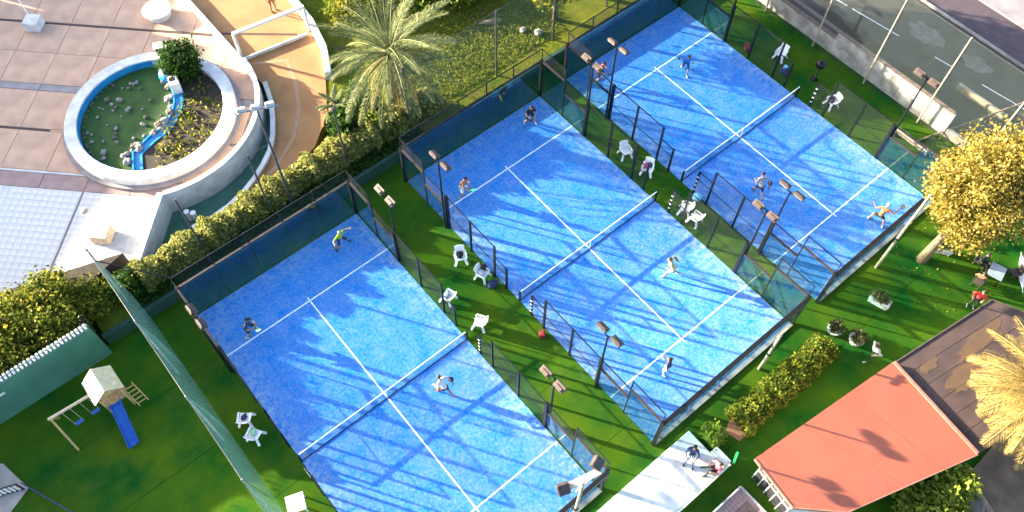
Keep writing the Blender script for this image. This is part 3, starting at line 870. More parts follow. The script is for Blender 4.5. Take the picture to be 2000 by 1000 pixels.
def beige_mast(x, y, h, armz, heads, label):
    t = thing("beige_mast", label, "pole", (x, y, 0))
    w = MB(); w.tube([(0, 0, 0), (0, 0, h)], [0.085, 0.06], 10); obj("mast", w, "beige_paint", t)
    w = MB(); w.beam((-0.35, 0.0, armz), (0.35, 0.0, armz), 0.09, 0.09); obj("bracket", w, "beige_paint", t)
    w = MB(); w.tube([(0, 0, h * 0.42), (0, 0, h * 0.42 + 0.12)], 0.12, 10); obj("clamp", w, "black_steel", t)
    if heads:
        w = MB(); w.beam((-0.75, 0.25, h + 0.04), (0.75, -0.1, h + 0.04), 0.28, 0.10); obj("head_plate", w, "wood_pale", t)
        for k in (-1, 1):
            w = MB(); w.box((0, 0, 0), (0.5, 0.45, 0.28)); o = obj("lamp_box", w, "lamp_housing", t, (k * 0.85, 0.22 - k * 0.05, h + 0.16), bevel=0.03); o.rotation_euler = (R(32), 0, R(20 * k))
            w = MB(); w.box((0, 0, -0.15), (0.42, 0.38, 0.012)); obj("lens", w, "lamp_lens", o)
    return t
beige_mast(-10.75, -10.5, 7.2, 6.6, True, "beige mast with twin brown floodlights beyond the white terrace end wall")
beige_mast(1.85, -10.8, 4.4, 4.3, False, "short beige pole with bracket behind the middle court end wall")
beige_mast(11.3, -10.85, 7.0, 4.2, False, "long beige pole leaning past the yellow tree behind the roadside court")

# ------------------------------------------------------------------ tall netting fences
def net_fence(name, label, posts, h, netm, postm, base, rad=0.045, panels=None, sag=0.0, axis='x', cable=0.016):
    t = thing(name, label, "fence", (0, 0, 0))
    for x, y in posts:
        w = MB(); w.tube([(x, y, base), (x, y, h)], [rad, rad * 0.8], 8); obj("post", w, postm, t)
    for k in range(len(posts) - 1):
        (x0, y0), (x1, y1) = posts[k], posts[k + 1]
        w = MB(); N = 8
        pts = []
        for i in range(N + 1):
            f = i / N
            pts.append((x0 + (x1 - x0) * f, y0 + (y1 - y0) * f, h - 0.05 - sag * 4 * f * (1 - f)))
        w.tube(pts, cable, 5); obj("top_cable", w, "dark_pole", t)
        if panels is None or k in panels:
            w = MB(); M_ = 6
            vs = []; fs = []
            for i in range(N + 1):
                f = i / N; zt = pts[i][2]
                for j in range(M_ + 1):
                    g2 = j / M_
                    bul = (0.42 * (1 - g2) ** 0.8 + 0.10 * math.sin(math.pi * g2) * math.sin(5 * f + k)) if sag > 0 else 0
                    dx, dy = (0, bul) if axis == 'x' else (bul, 0)
                    vs.append((pts[i][0] + dx, pts[i][1] + dy, base + 0.05 + (zt - base - 0.05) * g2))
            for i in range(N):
                for j in range(M_):
                    a = i * (M_ + 1) + j; fs.append((a, a + M_ + 1, a + M_ + 2, a + 1))
            w.add(vs, fs); obj("netting", w, netm, t)
    return t
net_fence("net_fence", "tall pale green sagging netting between playground and courts", [(-21.05, 12.45 - 4.62 * k) for k in range(5)], 6.0, "green_netting", "grey_pole", 0.0, 0.05, None, 0.25, 'y')
net_fence("net_fence", "high fine netting on slim posts behind the hedge and palm", [(-21.05, 12.6), (-16.5, 12.5), (-12.4, 12.6), (-7.4, 12.45), (-2.95, 12.5), (3.65, 12.6), (8.3, 12.65), (13.0, 12.7), (17.6, 12.7)], 6.05, "back_netting", "dark_pole", TZ, 0.065, (4, 5, 6, 7), 0.0, 'x', 0.008)
net_fence("net_fence", "high grey netting on cream posts along the roadside wall", [(21.45, 10.3), (21.45, 6.2), (21.45, 2.15), (21.45, -1.95), (21.45, -6.05), (21.45, -10.2), (21.45, -14.3)], 7.1, "road_netting", "beige_paint", 0.0, 0.06, None, 0.0, 'y')
w = MB(); w.tube([(-21.0, 12.4, 5.2), (-18.75, 10.2, 4.0)], 0.03, 6)
tag(obj("stay_bar", w, "black_steel"), "dark stay bar from the green netting post to the court corner", "bar")

# ------------------------------------------------------------------ roadside wall, yard, road
t = thing("roadside_wall", "stained pale concrete wall between the turf and the grey yard", "wall", (21.95, 0, 0))
ys = [14.0, 10.5, 7.0, 3.4, 1.1, -1.4, -3.9, -6.2, -7.6]
hs = [1.15, 1.15, 1.15, 1.2, 1.75, 1.75, 1.75, 1.7]
for k in range(8):
    w = MB(); w.box((0, (ys[k] + ys[k + 1]) / 2, hs[k] / 2), (0.22, abs(ys[k] - ys[k + 1]) - 0.02, hs[k])); obj("panel", w, "concrete_light", t, bevel=0.015)
w = MB(); w.box((0.0, -1.3, 1.79), (0.26, 12.4, 0.05)); obj("coping", w, "brick_edge", t)
w = MB(); w.box((0.0, 7.55, 1.205), (0.26, 12.8, 0.05)); obj("coping", w, "brick_edge", t)
w = MB(); w.box((0, -9.6, 0.3), (0.2, 3.9, 0.6)); obj("low_panel", w, "concrete", t)
yd = MB(); yd.prism([(22.08, -60), (30.2, -60), (30.2, 60), (22.08, 60)], 0.0, 0.10)
struct(obj("yard", yd, "yard_asphalt"), "patched grey asphalt yard behind the netting"); yard = bpy.data.objects["yard"]
kb = MB(); kb.box((30.28, 0, 0.11), (0.16, 120, 0.22)); struct(obj("kerb", kb, "concrete"), "kerb between yard and road")
rd = MB(); rd.prism([(30.36, -90), (33.3, -90), (33.3, 90), (30.36, 90)], 0.0, 0.06); struct(obj("road", rd, "asphalt"), "purple grey asphalt road")
sw = MB(); sw.prism([(33.3, -90), (60, -90), (60, 90), (33.3, 90)], 0.0, 0.19); struct(obj("pavement", sw, "sidewalk"), "pale pavement beyond the road")
def blob(cx_, cy_, rx, ry, z, material, name, parent):
    poly = []
    for k in range(22):
        a = 2 * math.pi * k / 22; f = 1 + rnd.uniform(-0.22, 0.22); poly.append((cx_ + rx * f * math.cos(a), cy_ + ry * f * math.sin(a)))
    q = MB(); q.prism(poly, z - 0.02, z + 0.004); return obj(name, q, material, parent)
blob(27.9, -1.9, 0.8, 1.25, 0.104, "patch", "repair_patch", yard)
blob(28.2, -5.6, 0.65, 1.0, 0.104, "patch", "repair_patch", yard)
blob(24.3, 1.5, 0.7, 2.6, 0.103, "soil", "dirt_patch", yard); blob(24.2, -4.0, 0.6, 1.6, 0.103, "soil", "dirt_patch", yard)
for y0, y1 in ((6.5, 3.0), (2.6, -0.9), (-3.5, -4.8), (-6.8, -10.4), (-12, -15)):
    q = MB(); q.beam((26.3 + 0.12 * -y0 * 0.9, y0, 0.107), (26.3 + 0.12 * -y1 * 0.9, y1, 0.107), 0.06, 0.01); obj("lane_line", q, "white_line", yard)
q = MB(); q.box((25.5, -7.6, 0.35), (0.25, 3.3, 0.5)); tag(obj("yard_block", q, "beige_paint", bevel=0.03), "long beige block standing in the grey yard", "block")
q = MB(); q.tube([(20.3, -6.95, 0.05), (23.9, -8.35, 0.55), (28.2, -9.9, 1.0)], 0.06, 8); tag(obj("leaning_pole", q, "bark_pale"), "long thin pole lying slanted over the low wall by the tree", "pole")
q = MB(); q.tube([(26.2, -3.0, 0.11), (25.7, -3.4, 0.75), (25.6, -4.1, 0.9), (25.4, -4.6, 0.4)], 0.03, 6); q.tube([(25.4, -4.6, 0.11), (25.4, -5.3, 0.11)], 0.03, 6)
tag(obj("bent_barrier", q, "rail_steel"), "bent thin barrier bar in the grey yard", "barrier")

# ------------------------------------------------------------------ benches and small things by the courts
t = thing("park_bench", "dark slatted bench at the roadside corner of the turf", "bench", (19.65, -6.8, 0), R(90))
for k in range(4):
    w = MB(); w.box((0, -0.2 + 0.13 * k, 0.45), (2.3, 0.1, 0.035)); obj("slat", w, "beige_paint" if k in (0, 3) else "chair_dark", t)
for x in (-0.95, 0.95):
    w = MB(); w.box((x, 0, 0.215), (0.06, 0.44, 0.43)); obj("leg", w, "black_steel", t)
w = MB(); w.box((0, 0.3, 0.75), (2.3, 0.03, 0.12)); obj("backrest", w, "beige_paint", t)
for x in (-0.95, 0.95):
    w = MB(); w.box((x, 0.26, 0.55), (0.05, 0.04, 0.5)); obj("back_support", w, "black_steel", t)

def chair_parts():
    P = {}
    q = MB(); q.box((0, 0, 0.42), (0.54, 0.52, 0.035)); q.box((0, 0.235, 0.40), (0.46, 0.03, 0.06)); P["seat"] = [q.mesh("seat")]
    q = MB()
    rows = []
    for j in range(4):
        z = 0.44 + 0.14 * j; y = -0.235 - 0.05 * j - 0.005 * j * j
        rows.append([(x * (1 + 0.03 * j), y + 0.10 * (x / 0.25) ** 2 * 0.5, z + (0.02 * (1 - (x / 0.25) ** 2) if j == 3 else 0)) for x in (-0.25, -0.15, -0.05, 0.05, 0.15, 0.25)])
    vs = [p for r_ in rows for p in r_]; n = len(vs)
    vs += [(x, y - 0.03, z) for x, y, z in vs]
    fs = []
    for j in range(3):
        for i in range(5):
            a = j * 6 + i; fs.append((a, a + 1, a + 7, a + 6)); fs.append((a + n + 6, a + n + 7, a + n + 1, a + n))
    for i in range(5): fs.append((18 + i, 19 + i, 19 + i + n, 18 + i + n)); fs.append((i + n, i + 1 + n, i + 1, i))
    for j in range(3): fs.append((6 * j, 6 * j + 6, 6 * j + 6 + n, 6 * j + n)); fs.append((6 * j + 5 + n, 6 * j + 11 + n, 6 * j + 11, 6 * j + 5))
    q.add(vs, fs); P["backrest"] = [q.mesh("backrest")]
    P["armrest"] = []
    for s_ in (-1, 1):
        q = MB(); q.beam((s_ * 0.28, -0.27, 0.60), (s_ * 0.31, 0.22, 0.58), 0.09, 0.03); q.beam((s_ * 0.31, 0.20, 0.59), (s_ * 0.28, 0.27, 0.42), 0.08, 0.03); P["armrest"].append(q.mesh("armrest"))
    P["leg"] = []
    for sx in (-1, 1):
        for sy in (-1, 1):
            q = MB(); q.beam((sx * 0.20, sy * 0.19, 0.42), (sx * 0.34, sy * 0.34, 0.0), 0.12, 0.07); P["leg"].append(q.mesh("leg"))
    for l in P.values():
        for me in l: me.materials.append(MATS["white_plastic"])
    return P
CH = chair_parts()
def chair(x, y, rz, label, cover=None):
    t = thing("plastic_chair", label, "chair", (x, y, 0.0), rz, "white plastic chairs beside the courts")
    for k, l in CH.items():
        for me in l: link(k, me, None, t)
    return t
def on_chair(x, y, rz, material, label, name="jacket", s_=(0.17, 0.14, 0.07), cat="clothing", dz=0.0):
    q = MB(); q.ball((0, 0, s_[2] * 0.8), s_, 10, 6, 0.22)
    q.ball((s_[0] * 0.7, s_[1] * 0.5, s_[2] * 0.4), (s_[0] * 0.6, s_[1] * 0.6, s_[2] * 0.45), 8, 5, 0.2)
    tag(obj(name, q, material, loc=(x, y, 0.438 + dz), rz=rz, smooth=True), label, cat)
chair(-19.68, 3.42, R(-40), "white plastic chair with a dark blue cap by the playground netting")
on_chair(-19.7, 3.45, 0.3, "cloth_navy", "dark blue cap lying on the chair by the playground netting", "cap")
chair(-19.75, 2.42, R(-60), "white plastic chair with a mint towel by the playground netting")
on_chair(-19.75, 2.5, 1.0, "cloth_mint", "mint green towel over the chair by the playground netting", "towel", (0.22, 0.16, 0.07))
chair(-5.93, 3.96, R(150), "white plastic chair with a black jacket by the middle court mesh")
on_chair(-5.95, 4.0, 0.3, "cloth_black", "black jacket thrown over a white chair by the middle court mesh", "jacket", (0.24, 0.18, 0.10))
chair(-5.68, 2.35, R(200), "white plastic chair heaped with pale and black clothes by a mesh post")
on_chair(-5.75, 2.4, 0.8, "cloth_white", "pale pink and white clothes heaped on a chair by a mesh post", "clothes", (0.26, 0.22, 0.12))
on_chair(-5.45, 2.55, 0.8, "cloth_black", "black bag at the back of the chair heaped with clothes", "bag", (0.22, 0.16, 0.16), "bag", 0.05)
q = MB(); q.ball((0, 0, 0.2), (0.36, 0.24, 0.2), 10, 6, 0.12); q.beam((-0.2, 0, 0.38), (0.2, 0, 0.38), 0.05, 0.05)
tag(obj("sports_bag", q, "cloth_navy", loc=(-5.6, 1.6, 0), smooth=True), "dark navy sports bag on the turf beside the heaped chair", "bag")
chair(-7.95, 2.45, R(20), "white plastic chair with a teal bag beside the playground-side court mesh")
on_chair(-7.95, 2.45, 0.5, "cloth_denim", "teal blue bag on the chair beside the playground-side court", "bag", (0.2, 0.16, 0.1), "bag")
chair(-7.62, 0.2, R(35), "empty white plastic chair at the net post of the playground-side court")
q = MB(); q.box((0, 0, 0.2), (0.36, 0.24, 0.40)); q.box((0.0, 0.16, 0.15), (0.26, 0.09, 0.22)); q.beam((-0.1, 0, 0.42), (0.1, 0, 0.42), 0.04, 0.05)
tag(obj("backpack", q, "bag_red", loc=(-5.45, -2.35, 0), rz=0.7, bevel=0.06), "dark red backpack on the turf by the middle court mesh", "bag")
chair(5.97, 3.45, R(160), "empty white plastic chair between the middle and roadside courts")
chair(6.12, 1.75, R(120), "white plastic chair with red and navy bags between two courts")
on_chair(6.02, 1.9, 0.2, "cloth_pink", "red and white bag on a chair between two courts", "bag", (0.22, 0.15, 0.12), "bag")
on_chair(6.3, 1.75, 1.2, "cloth_navy", "navy bag on a chair between two courts", "bag", (0.2, 0.13, 0.13), "bag")
chair(5.82, -1.6, R(30), "white plastic chair standing close against its twin past the net")
chair(5.78, -2.42, R(10), "white plastic chair with spread arms next to its twin past the net")
chair(18.98, 2.8, R(100), "empty white plastic chair on the lawn by the roadside wall")
chair(18.4, -1.85, R(70), "white plastic chair with a black bag on the lawn by the roadside wall")
on_chair(18.4, -1.8, 0.6, "cloth_black", "black bag on the white chair by the roadside lawn", "bag", (0.24, 0.15, 0.14), "bag")
q = MB(); q.box((0, 0, 0.15), (0.55, 0.28, 0.28)); q.beam((-0.15, 0, 0.31), (0.15, 0, 0.31), 0.05, 0.05); tag(obj("sports_bag", q, "bag_red", loc=(17.95, 4.7, 0), rz=0.9, bevel=0.07), "red sports bag outside the roadside court mesh", "bag")
q = MB(); q.ball((0, 0, 0.26), (0.4, 0.3, 0.26), 10, 6, 0.1); tag(obj("sports_bag", q, "cloth_navy", loc=(18.2, 1.75, 0), smooth=True), "dark bag with pale blue top outside the roadside court", "bag")
q = MB(); q.ball((0, 0, 0), (0.2, 0.14, 0.08), 10, 6, 0.1); tag(obj("towel", q, "cloth_cyan", loc=(18.2, 1.8, 0.56), smooth=True), "pale blue towel lying on the dark bag", "towel")
q = MB(); q.tube([(0, 0, 0), (0, 0, 0.04), (0, 0, 1.1)], [0.25, 0.05, 0.04], 10); q.ball((0, 0, 1.35), (0.32, 0.32, 0.3), 10, 6, 0.06)
tag(obj("waste_bin", q, "black_steel", loc=(19.3, 0.2, 0), smooth=True), "black round bin on a stem on the roadside lawn", "bin")
q = MB(); q.ball((0, 0, 0.24), (0.28, 0.28, 0.24), 12, 8); q.tube([(0, 0, 0.44), (0, 0, 0.52)], 0.05, 8)
tag(obj("pale_blue_bag", q, "cloth_cyan", loc=(6.95, -1.45, 0), smooth=True), "pale blue round bag at the dotted post between two courts", "bag")
t = thing("box_stool", "plain white square table at the end of the green netting", "table", (-20.0, -1.75, 0), R(-20))
q = MB(); q.box((0, 0, 0.69), (0.85, 0.85, 0.05)); obj("top", q, "white_plastic", t, bevel=0.02)
for sx in (-1, 1):
    for sy in (-1, 1):
        q = MB(); q.beam((sx * 0.33, sy * 0.33, 0.665), (sx * 0.37, sy * 0.37, 0), 0.06, 0.06); obj("leg", q, "white_plastic", t)

# ------------------------------------------------------------------ playground
t = thing("play_tower", "wooden play tower with pitched roof, blue slide and swing beam", "playground", (-24.0, 8.25, 0))
for x in (-0.5, 0.5):
    for y in (-0.5, 0.5):
        w = MB(); w.box((x, y, 1.1), (0.09, 0.09, 2.2)); obj("post", w, "wood", t)
for k in range(6):
    w = MB(); w.box((-0.45 + 0.18 * k, 0, 1.12), (0.165, 1.08, 0.04)); obj("deck_board", w, "wood", t)
for k, z in enumerate((1.35, 1.55, 1.75)):
    for y in (0.55,):
        w = MB(); w.box((0, y, z), (1.1, 0.03, 0.12)); obj("rail_board", w, "wood", t)
    w = MB(); w.box((0.55, 0, z), (0.03, 1.07, 0.12)); obj("rail_board", w, "wood", t)
for s_ in (-1, 1):
    w = MB(); w.add([(0, -0.72, 2.85), (0, 0.72, 2.85), (s_ * 0.72, 0.72, 2.2), (s_ * 0.72, -0.72, 2.2), (0, -0.72, 2.89), (0, 0.72, 2.89), (s_ * 0.74, 0.72, 2.24), (s_ * 0.74, -0.72, 2.24)],
                    [(0, 1, 2, 3), (7, 6, 5, 4), (0, 4, 5, 1), (1, 5, 6, 2), (2, 6, 7, 3), (3, 7, 4, 0)]); obj("roof_panel", w, "white_paint" if s_ < 0 else "wood_pale", t)  # sunward panel coloured white, the shaded one tan
for y in (-0.62, 0.59):
    w = MB(); w.add([(-0.6, y, 2.22), (0.6, y, 2.22), (0, y, 2.8), (-0.6, y + 0.03, 2.22), (0.6, y + 0.03, 2.22), (0, y + 0.03, 2.8)], [(0, 1, 2), (5, 4, 3), (0, 3, 4, 1), (1, 4, 5, 2), (2, 5, 3, 0)]); obj("gable", w, "wood", t)
w = MB()
sl_pts = [(-0.05, -0.55, 1.14), (-0.12, -0.75, 1.1), (-0.28, -1.45, 0.62), (-0.42, -2.1, 0.22), (-0.5, -2.5, 0.14)]
for dx0, dx1, dz in ((-0.23, 0.23, 0.0), (-0.27, -0.225, 0.16), (0.225, 0.27, 0.16)):
    for i in range(len(sl_pts) - 1):
        a, b2 = Vector(sl_pts[i]), Vector(sl_pts[i + 1])
        vs = [(a.x + dx0, a.y, a.z - 0.03), (a.x + dx1, a.y, a.z - 0.03), (b2.x + dx1, b2.y, b2.z - 0.03), (b2.x + dx0, b2.y, b2.z - 0.03),
              (a.x + dx0, a.y, a.z + 0.02 + dz), (a.x + dx1, a.y, a.z + 0.02 + dz), (b2.x + dx1, b2.y, b2.z + 0.02 + dz), (b2.x + dx0, b2.y, b2.z + 0.02 + dz)]
        w.add(vs, [(0, 1, 2, 3), (7, 6, 5, 4), (0, 4, 5, 1), (1, 5, 6, 2), (2, 6, 7, 3), (3, 7, 4, 0)])
obj("slide", w, "slide_blue", t)
for s_ in (-0.3, 0.3):
    w = MB(); w.beam((s_ * 0.8 + 0.78, -0.1, 1.2), (s_ * 0.8 + 0.88, -0.75, 0.0), 0.06, 0.06); obj("ladder_rail", w, "wood", t)
for k in range(5):
    f = 0.12 + 0.19 * k; w = MB(); w.beam((0.54 + 0.1 * f, -0.1 - 0.65 * f, 1.2 - 1.2 * f), (1.02 + 0.1 * f, -0.1 - 0.65 * f, 1.2 - 1.2 * f), 0.05, 0.04); obj("rung", w, "wood", t)
w = MB(); w.beam((-0.45, 0.0, 2.1), (-2.75, 0.12, 2.1), 0.10, 0.12); obj("swing_beam", w, "wood_pale", t)
for s_ in (-1, 1):
    w = MB(); w.beam((-2.65, 0.12, 2.1), (-2.68, 0.12 + s_ * 1.05, 0.0), 0.09, 0.09); obj("swing_leg", w, "wood", t)
for k, x in enumerate((-1.95, -1.1)):
    w = MB()
    for s_ in (-0.19, 0.19): w.tube([(x + s_, 0.08, 2.05), (x + s_, 0.08, 0.5)], 0.012, 5)
    obj("swing_rope", w, "wood_pale", t)
    w = MB(); w.box((x, 0.08, 0.48), (0.42, 0.2, 0.05)); obj("swing_seat", w, "slide_blue", t, bevel=0.015)

pp = MB(); pp.prism([(-45, 12), (-45, -6), (-33, 1.5), (-30.4, 6.55), (-29.3, 7.1), (-29.75, 9.0), (-33, 10.5)], 0.001, 0.05); struct(obj("path", pp, "path_slab"), "pale grey path at the playground corner")
t = thing("low_gate", "low dark framed gate with pale slats at the playground path", "gate", (-30.0, 7.35, 0.05), R(-22))
for z in (0.08, 0.85):
    w = MB(); w.box((0, 0, z), (1.15, 0.05, 0.05)); obj("frame_bar", w, "black_steel", t)
for x in (-0.58, 0.58):
    w = MB(); w.box((x, 0, 0.45), (0.05, 0.05, 0.9)); obj("frame_post", w, "black_steel", t)
for k in range(5):
    w = MB(); w.box((-0.42 + 0.21 * k, 0, 0.465), (0.06, 0.02, 0.72)); obj("slat", w, "white_plastic", t)
t = thing("playground_railing", "long dark low railing running along the playground edge", "railing", (0, 0, 0))
ra, rb = Vector((-29.25, 7.05, 0)), Vector((-27.2, 2.4, 0))
for z in (0.45, 0.9):
    w = MB(); w.beam(ra + Vector((0, 0, z)), rb + Vector((0, 0, z)), 0.05, 0.05); obj("rail", w, "cloth_navy", t)
for k in range(9):
    p_ = ra.lerp(rb, k / 8); w = MB(); w.beam(p_, p_ + Vector((0, 0, 0.92)), 0.045, 0.045); obj("post", w, "black_steel", t)

# ------------------------------------------------------------------ hedges, bushes, trees
def hedge_points(path, half, z0, z1, n, wob=0.18):
    path = np.array(path, float); seg = np.linalg.norm(np.diff(path, axis=0), axis=1); cum = np.r_[0, np.cumsum(seg)]
    u = rng.random(n) * cum[-1]; i = np.clip(np.searchsorted(cum, u) - 1, 0, len(seg) - 1)
    f = ((u - cum[i]) / seg[i])[:, None]
    p_ = path[i] * (1 - f) + path[i + 1] * f
    dr = np.diff(path, axis=0)[i] / seg[i][:, None]; nr = np.c_[-dr[:, 1], dr[:, 0]]
    lump = 0.5 + 0.5 * np.sin(u * 3.1 + 1.3 * np.sin(u * 1.7)) ; lump2 = np.sin(u * 7.7)
    a = rng.random(n) * math.pi                      # around the top half of the section
    rad = 0.72 + 0.33 * rng.random(n) + wob * (lump - 0.5) + 0.06 * lump2
    off = np.cos(a) * half * rad
    z = z0 + (z1 - z0) * (np.sin(a) ** 0.6) * rad
    k = rng.random(n) < 0.3
    z = np.where(k, z0 + (z - z0) * rng.random(n), z)
    q_ = p_ + nr * off[:, None]
    return np.c_[q_, z]
t = thing("long_hedge", "long loose yellow-green hedge behind the playground-side court", "hedge", (0, 0, 0))
hp = [(-20.0, 13.1), (-14.0, 13.25), (-9.5, 13.45), (-6.3, 13.3), (-0.5, 13.1)]
leaves("foliage", hedge_points(hp, 0.82, TZ, 2.1, 34000, 0.3), 0.085, "leaf_hedge", t, up=0.5)
w = MB()
for k in range(60):
    f = rnd.random() * 3.99; i = int(f); f -= i
    x = hp[i][0] * (1 - f) + hp[i + 1][0] * f; y = hp[i][1] * (1 - f) + hp[i + 1][1] * f
    w.tube([(x, y, TZ - 0.02), (x + rnd.uniform(-.3, .3), y + rnd.uniform(-.3, .3), 1.9)], [0.03, 0.01], 5)
obj("stems", w, "bark", t)
t = thing("ivy_bank", "dark green trailing ivy between the low wall and the long hedge", "plant", (0, 0, 0))
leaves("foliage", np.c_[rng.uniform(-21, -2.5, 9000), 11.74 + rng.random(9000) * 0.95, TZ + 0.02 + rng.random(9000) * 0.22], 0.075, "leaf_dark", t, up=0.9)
t = thing("box_hedge", "clipped oblong green hedge on the lawn before the red roof", "hedge", (0, 0, 0))
leaves("foliage", hedge_points([(-1.35, -12.1), (1.0, -12.15), (3.2, -12.2), (5.3, -12.15)], 0.78, 0.02, 1.05, 16000, 0.12), 0.075, "leaf_bush", t, up=0.5)
w = MB()
for k in range(24): w.tube([(-1.2 + 6.3 * k / 23, -12.15 + rnd.uniform(-.2, .2), 0), (-1.2 + 6.3 * k / 23, -12.15, 0.8)], [0.03, 0.012], 5)
obj("stems", w, "bark", t)
w = MB(); w.prism([(-1.95, -12.0), (-1.75, -12.75), (-1.1, -12.75), (-1.1, -11.6)], 0.001, 0.03); obj("soil_bed", w, "terracotta", t)

bl = [(-28.9, 13.0, 1.3, 1.5, 1.3), (-27.0, 12.7, 1.2, 1.0, 1.1), (-26.2, 14.2, 1.5, 1.3, 1.35), (-24.6, 12.8, 1.25, 1.1, 1.1), (-24.0, 14.3, 1.3, 1.1, 1.15), (-22.6, 13.6, 1.2, 1.0, 1.1), (-30.6, 13.6, 1.4, 1.5, 1.3), (-28.5, 15.3, 1.2, 1.0, 1.0)]
bd = ["biggest dark bush above the playground wall end by the path", "yellow-green bush leaning over the pierced wall blocks", "broad bush between pierced wall and the white pavers", "bush above the pierced wall near its free end",
      "bush at the edge of the white pavers with bright tips", "bush beside the top of the green netting", "dark bush at the far run of the playground wall", "low bush along the left margin of the white pavers"]
for k, (x, y, a, b2, c_) in enumerate(bl):
    shrub("laurel_bush", bd[k], "bush", (x, y, 1.86 if x < -23.2 else TZ), (a * 1.1, b2 * 1.1, c_ * 0.62), 120, 36, 0.085, "leaf_bush", "bushes above the playground wall", spread=0.2)
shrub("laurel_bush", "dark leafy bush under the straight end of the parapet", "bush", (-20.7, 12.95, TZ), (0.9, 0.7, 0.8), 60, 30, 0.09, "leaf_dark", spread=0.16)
# garden shrubs
for k, (x, y, a, b2, c_, mt, lb) in enumerate((
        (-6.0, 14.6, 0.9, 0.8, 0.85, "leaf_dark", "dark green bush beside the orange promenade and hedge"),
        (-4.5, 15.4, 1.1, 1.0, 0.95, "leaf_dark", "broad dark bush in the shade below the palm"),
        (-4.9, 13.8, 0.6, 0.6, 0.7, "leaf_lime", "small yellow-green bush next to the dark bushes by the palm"),
        (0.2, 22.6, 2.2, 1.6, 0.85, "leaf_bush", "big bush behind the palm crown by the white garden wall"),
        (4.0, 21.0, 2.0, 1.6, 0.75, "leaf_lime", "bright yellow-green bush beyond the palm"),
        (6.4, 19.4, 1.6, 1.2, 0.7, "leaf_lime", "bright lime bush at the top of the garden lawn"),
        (2.6, 24.6, 2.0, 1.5, 0.85, "leaf_bush", "dense bush at the back of the garden"))):
    shrub("garden_bush", lb, "bush", (x, y, TZ), (a, b2, c_), 110, 32, 0.10, mt, spread=0.22)
# grass tufts on the garden lawn
n = 14000
gx = rng.uniform(-2, 9.5, n); gy = rng.uniform(12.9, 20, n)
o = leaves("garden_grass", np.c_[gx, gy, TZ + 0.03 + 0.10 * rng.random(n)], 0.09, "grass_blade", up=0.1, aspect=0.25); o["kind"] = "stuff"; o["label"] = "rough garden grass behind the middle court"; o["category"] = "grass"
q = MB(); q.ball((0, 0, 0.1), (0.75, 0.25, 0.14), 12, 6, 0.15); tag(obj("fallen_log", q, "bark_pale", loc=(6.2, 16.3, TZ), rz=R(-30), smooth=True), "pale fallen log on the garden grass", "log")
for x, y, s_, lb in ((7.3, 14.4, 0.25, "small white stone on the garden grass near the corner post"), (7.9, 13.6, 0.3, "pale stone at the foot of the dark tree")):
    o = link("stone", rkm[1], None, None, (x, y, TZ - 0.03)); o.scale = (s_, s_, s_); tag(o, lb, "stone")

def tree(name, label, loc, trunk_h, trunk_r, lean, r, nclump, nleaf, size, mt, bark="bark", spread=0.35, shell=0.45):
    t = thing(name, label, "tree", loc)
    top = Vector((lean[0], lean[1], trunk_h)); w = MB()
    w.tube([(0, 0, -0.03), (lean[0] * 0.35, lean[1] * 0.35, trunk_h * 0.5), top], [trunk_r * 1.25, trunk_r * 0.85, trunk_r * 0.6], 10)
    cc = Vector((lean[0], lean[1], trunk_h + r[2] * 0.55))
    for k in range(8):
        a = 2 * math.pi * k / 8 + rnd.uniform(-.3, .3); e = rnd.uniform(0.2, 0.8)
        w.tube([top - Vector((0, 0, 0.3)), top + Vector((r[0] * 0.35 * math.cos(a), r[1] * 0.35 * math.sin(a), r[2] * e * 0.6)), cc + Vector((r[0] * 0.75 * math.cos(a), r[1] * 0.75 * math.sin(a), r[2] * (e - 0.4)))], [trunk_r * 0.5, trunk_r * 0.3, trunk_r * 0.1], 6)
    obj("trunk", w, bark, t, smooth=True)
    leaves("crown", clumps(cc, r, nclump, nleaf, spread, shell), size, mt, t, up=0.3)
    return t
tree("shade_tree", "sunlit golden yellow tree with pale leaning trunk on the lawn", (13.62, -12.15, 0), 4.7, 0.24, (1.25, -0.1, 0), (3.2, 2.7, 2.3), 120, 230, 0.080, "leaf_yellow", "bark_pale", 0.36, 0.35)
tree("garden_tree", "dark leafy tree at the hedge corner of the roadside court", (9.6, 13.9, TZ), 2.6, 0.16, (0.2, 0.2, 0), (1.9, 1.5, 1.5), 150, 50, 0.11, "leaf_bush", "bark", 0.3)
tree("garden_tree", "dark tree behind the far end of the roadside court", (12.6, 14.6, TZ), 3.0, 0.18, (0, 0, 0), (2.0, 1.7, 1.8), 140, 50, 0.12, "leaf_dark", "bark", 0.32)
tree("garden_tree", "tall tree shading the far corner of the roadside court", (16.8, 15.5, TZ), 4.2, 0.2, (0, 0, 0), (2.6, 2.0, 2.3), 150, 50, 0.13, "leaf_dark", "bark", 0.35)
tree("garden_tree", "tall tree set back behind the roadside court", (10.4, 21.5, TZ), 5.0, 0.22, (0, 0, 0), (2.6, 2.4, 2.6), 150, 50, 0.13, "leaf_dark", "bark", 0.35)

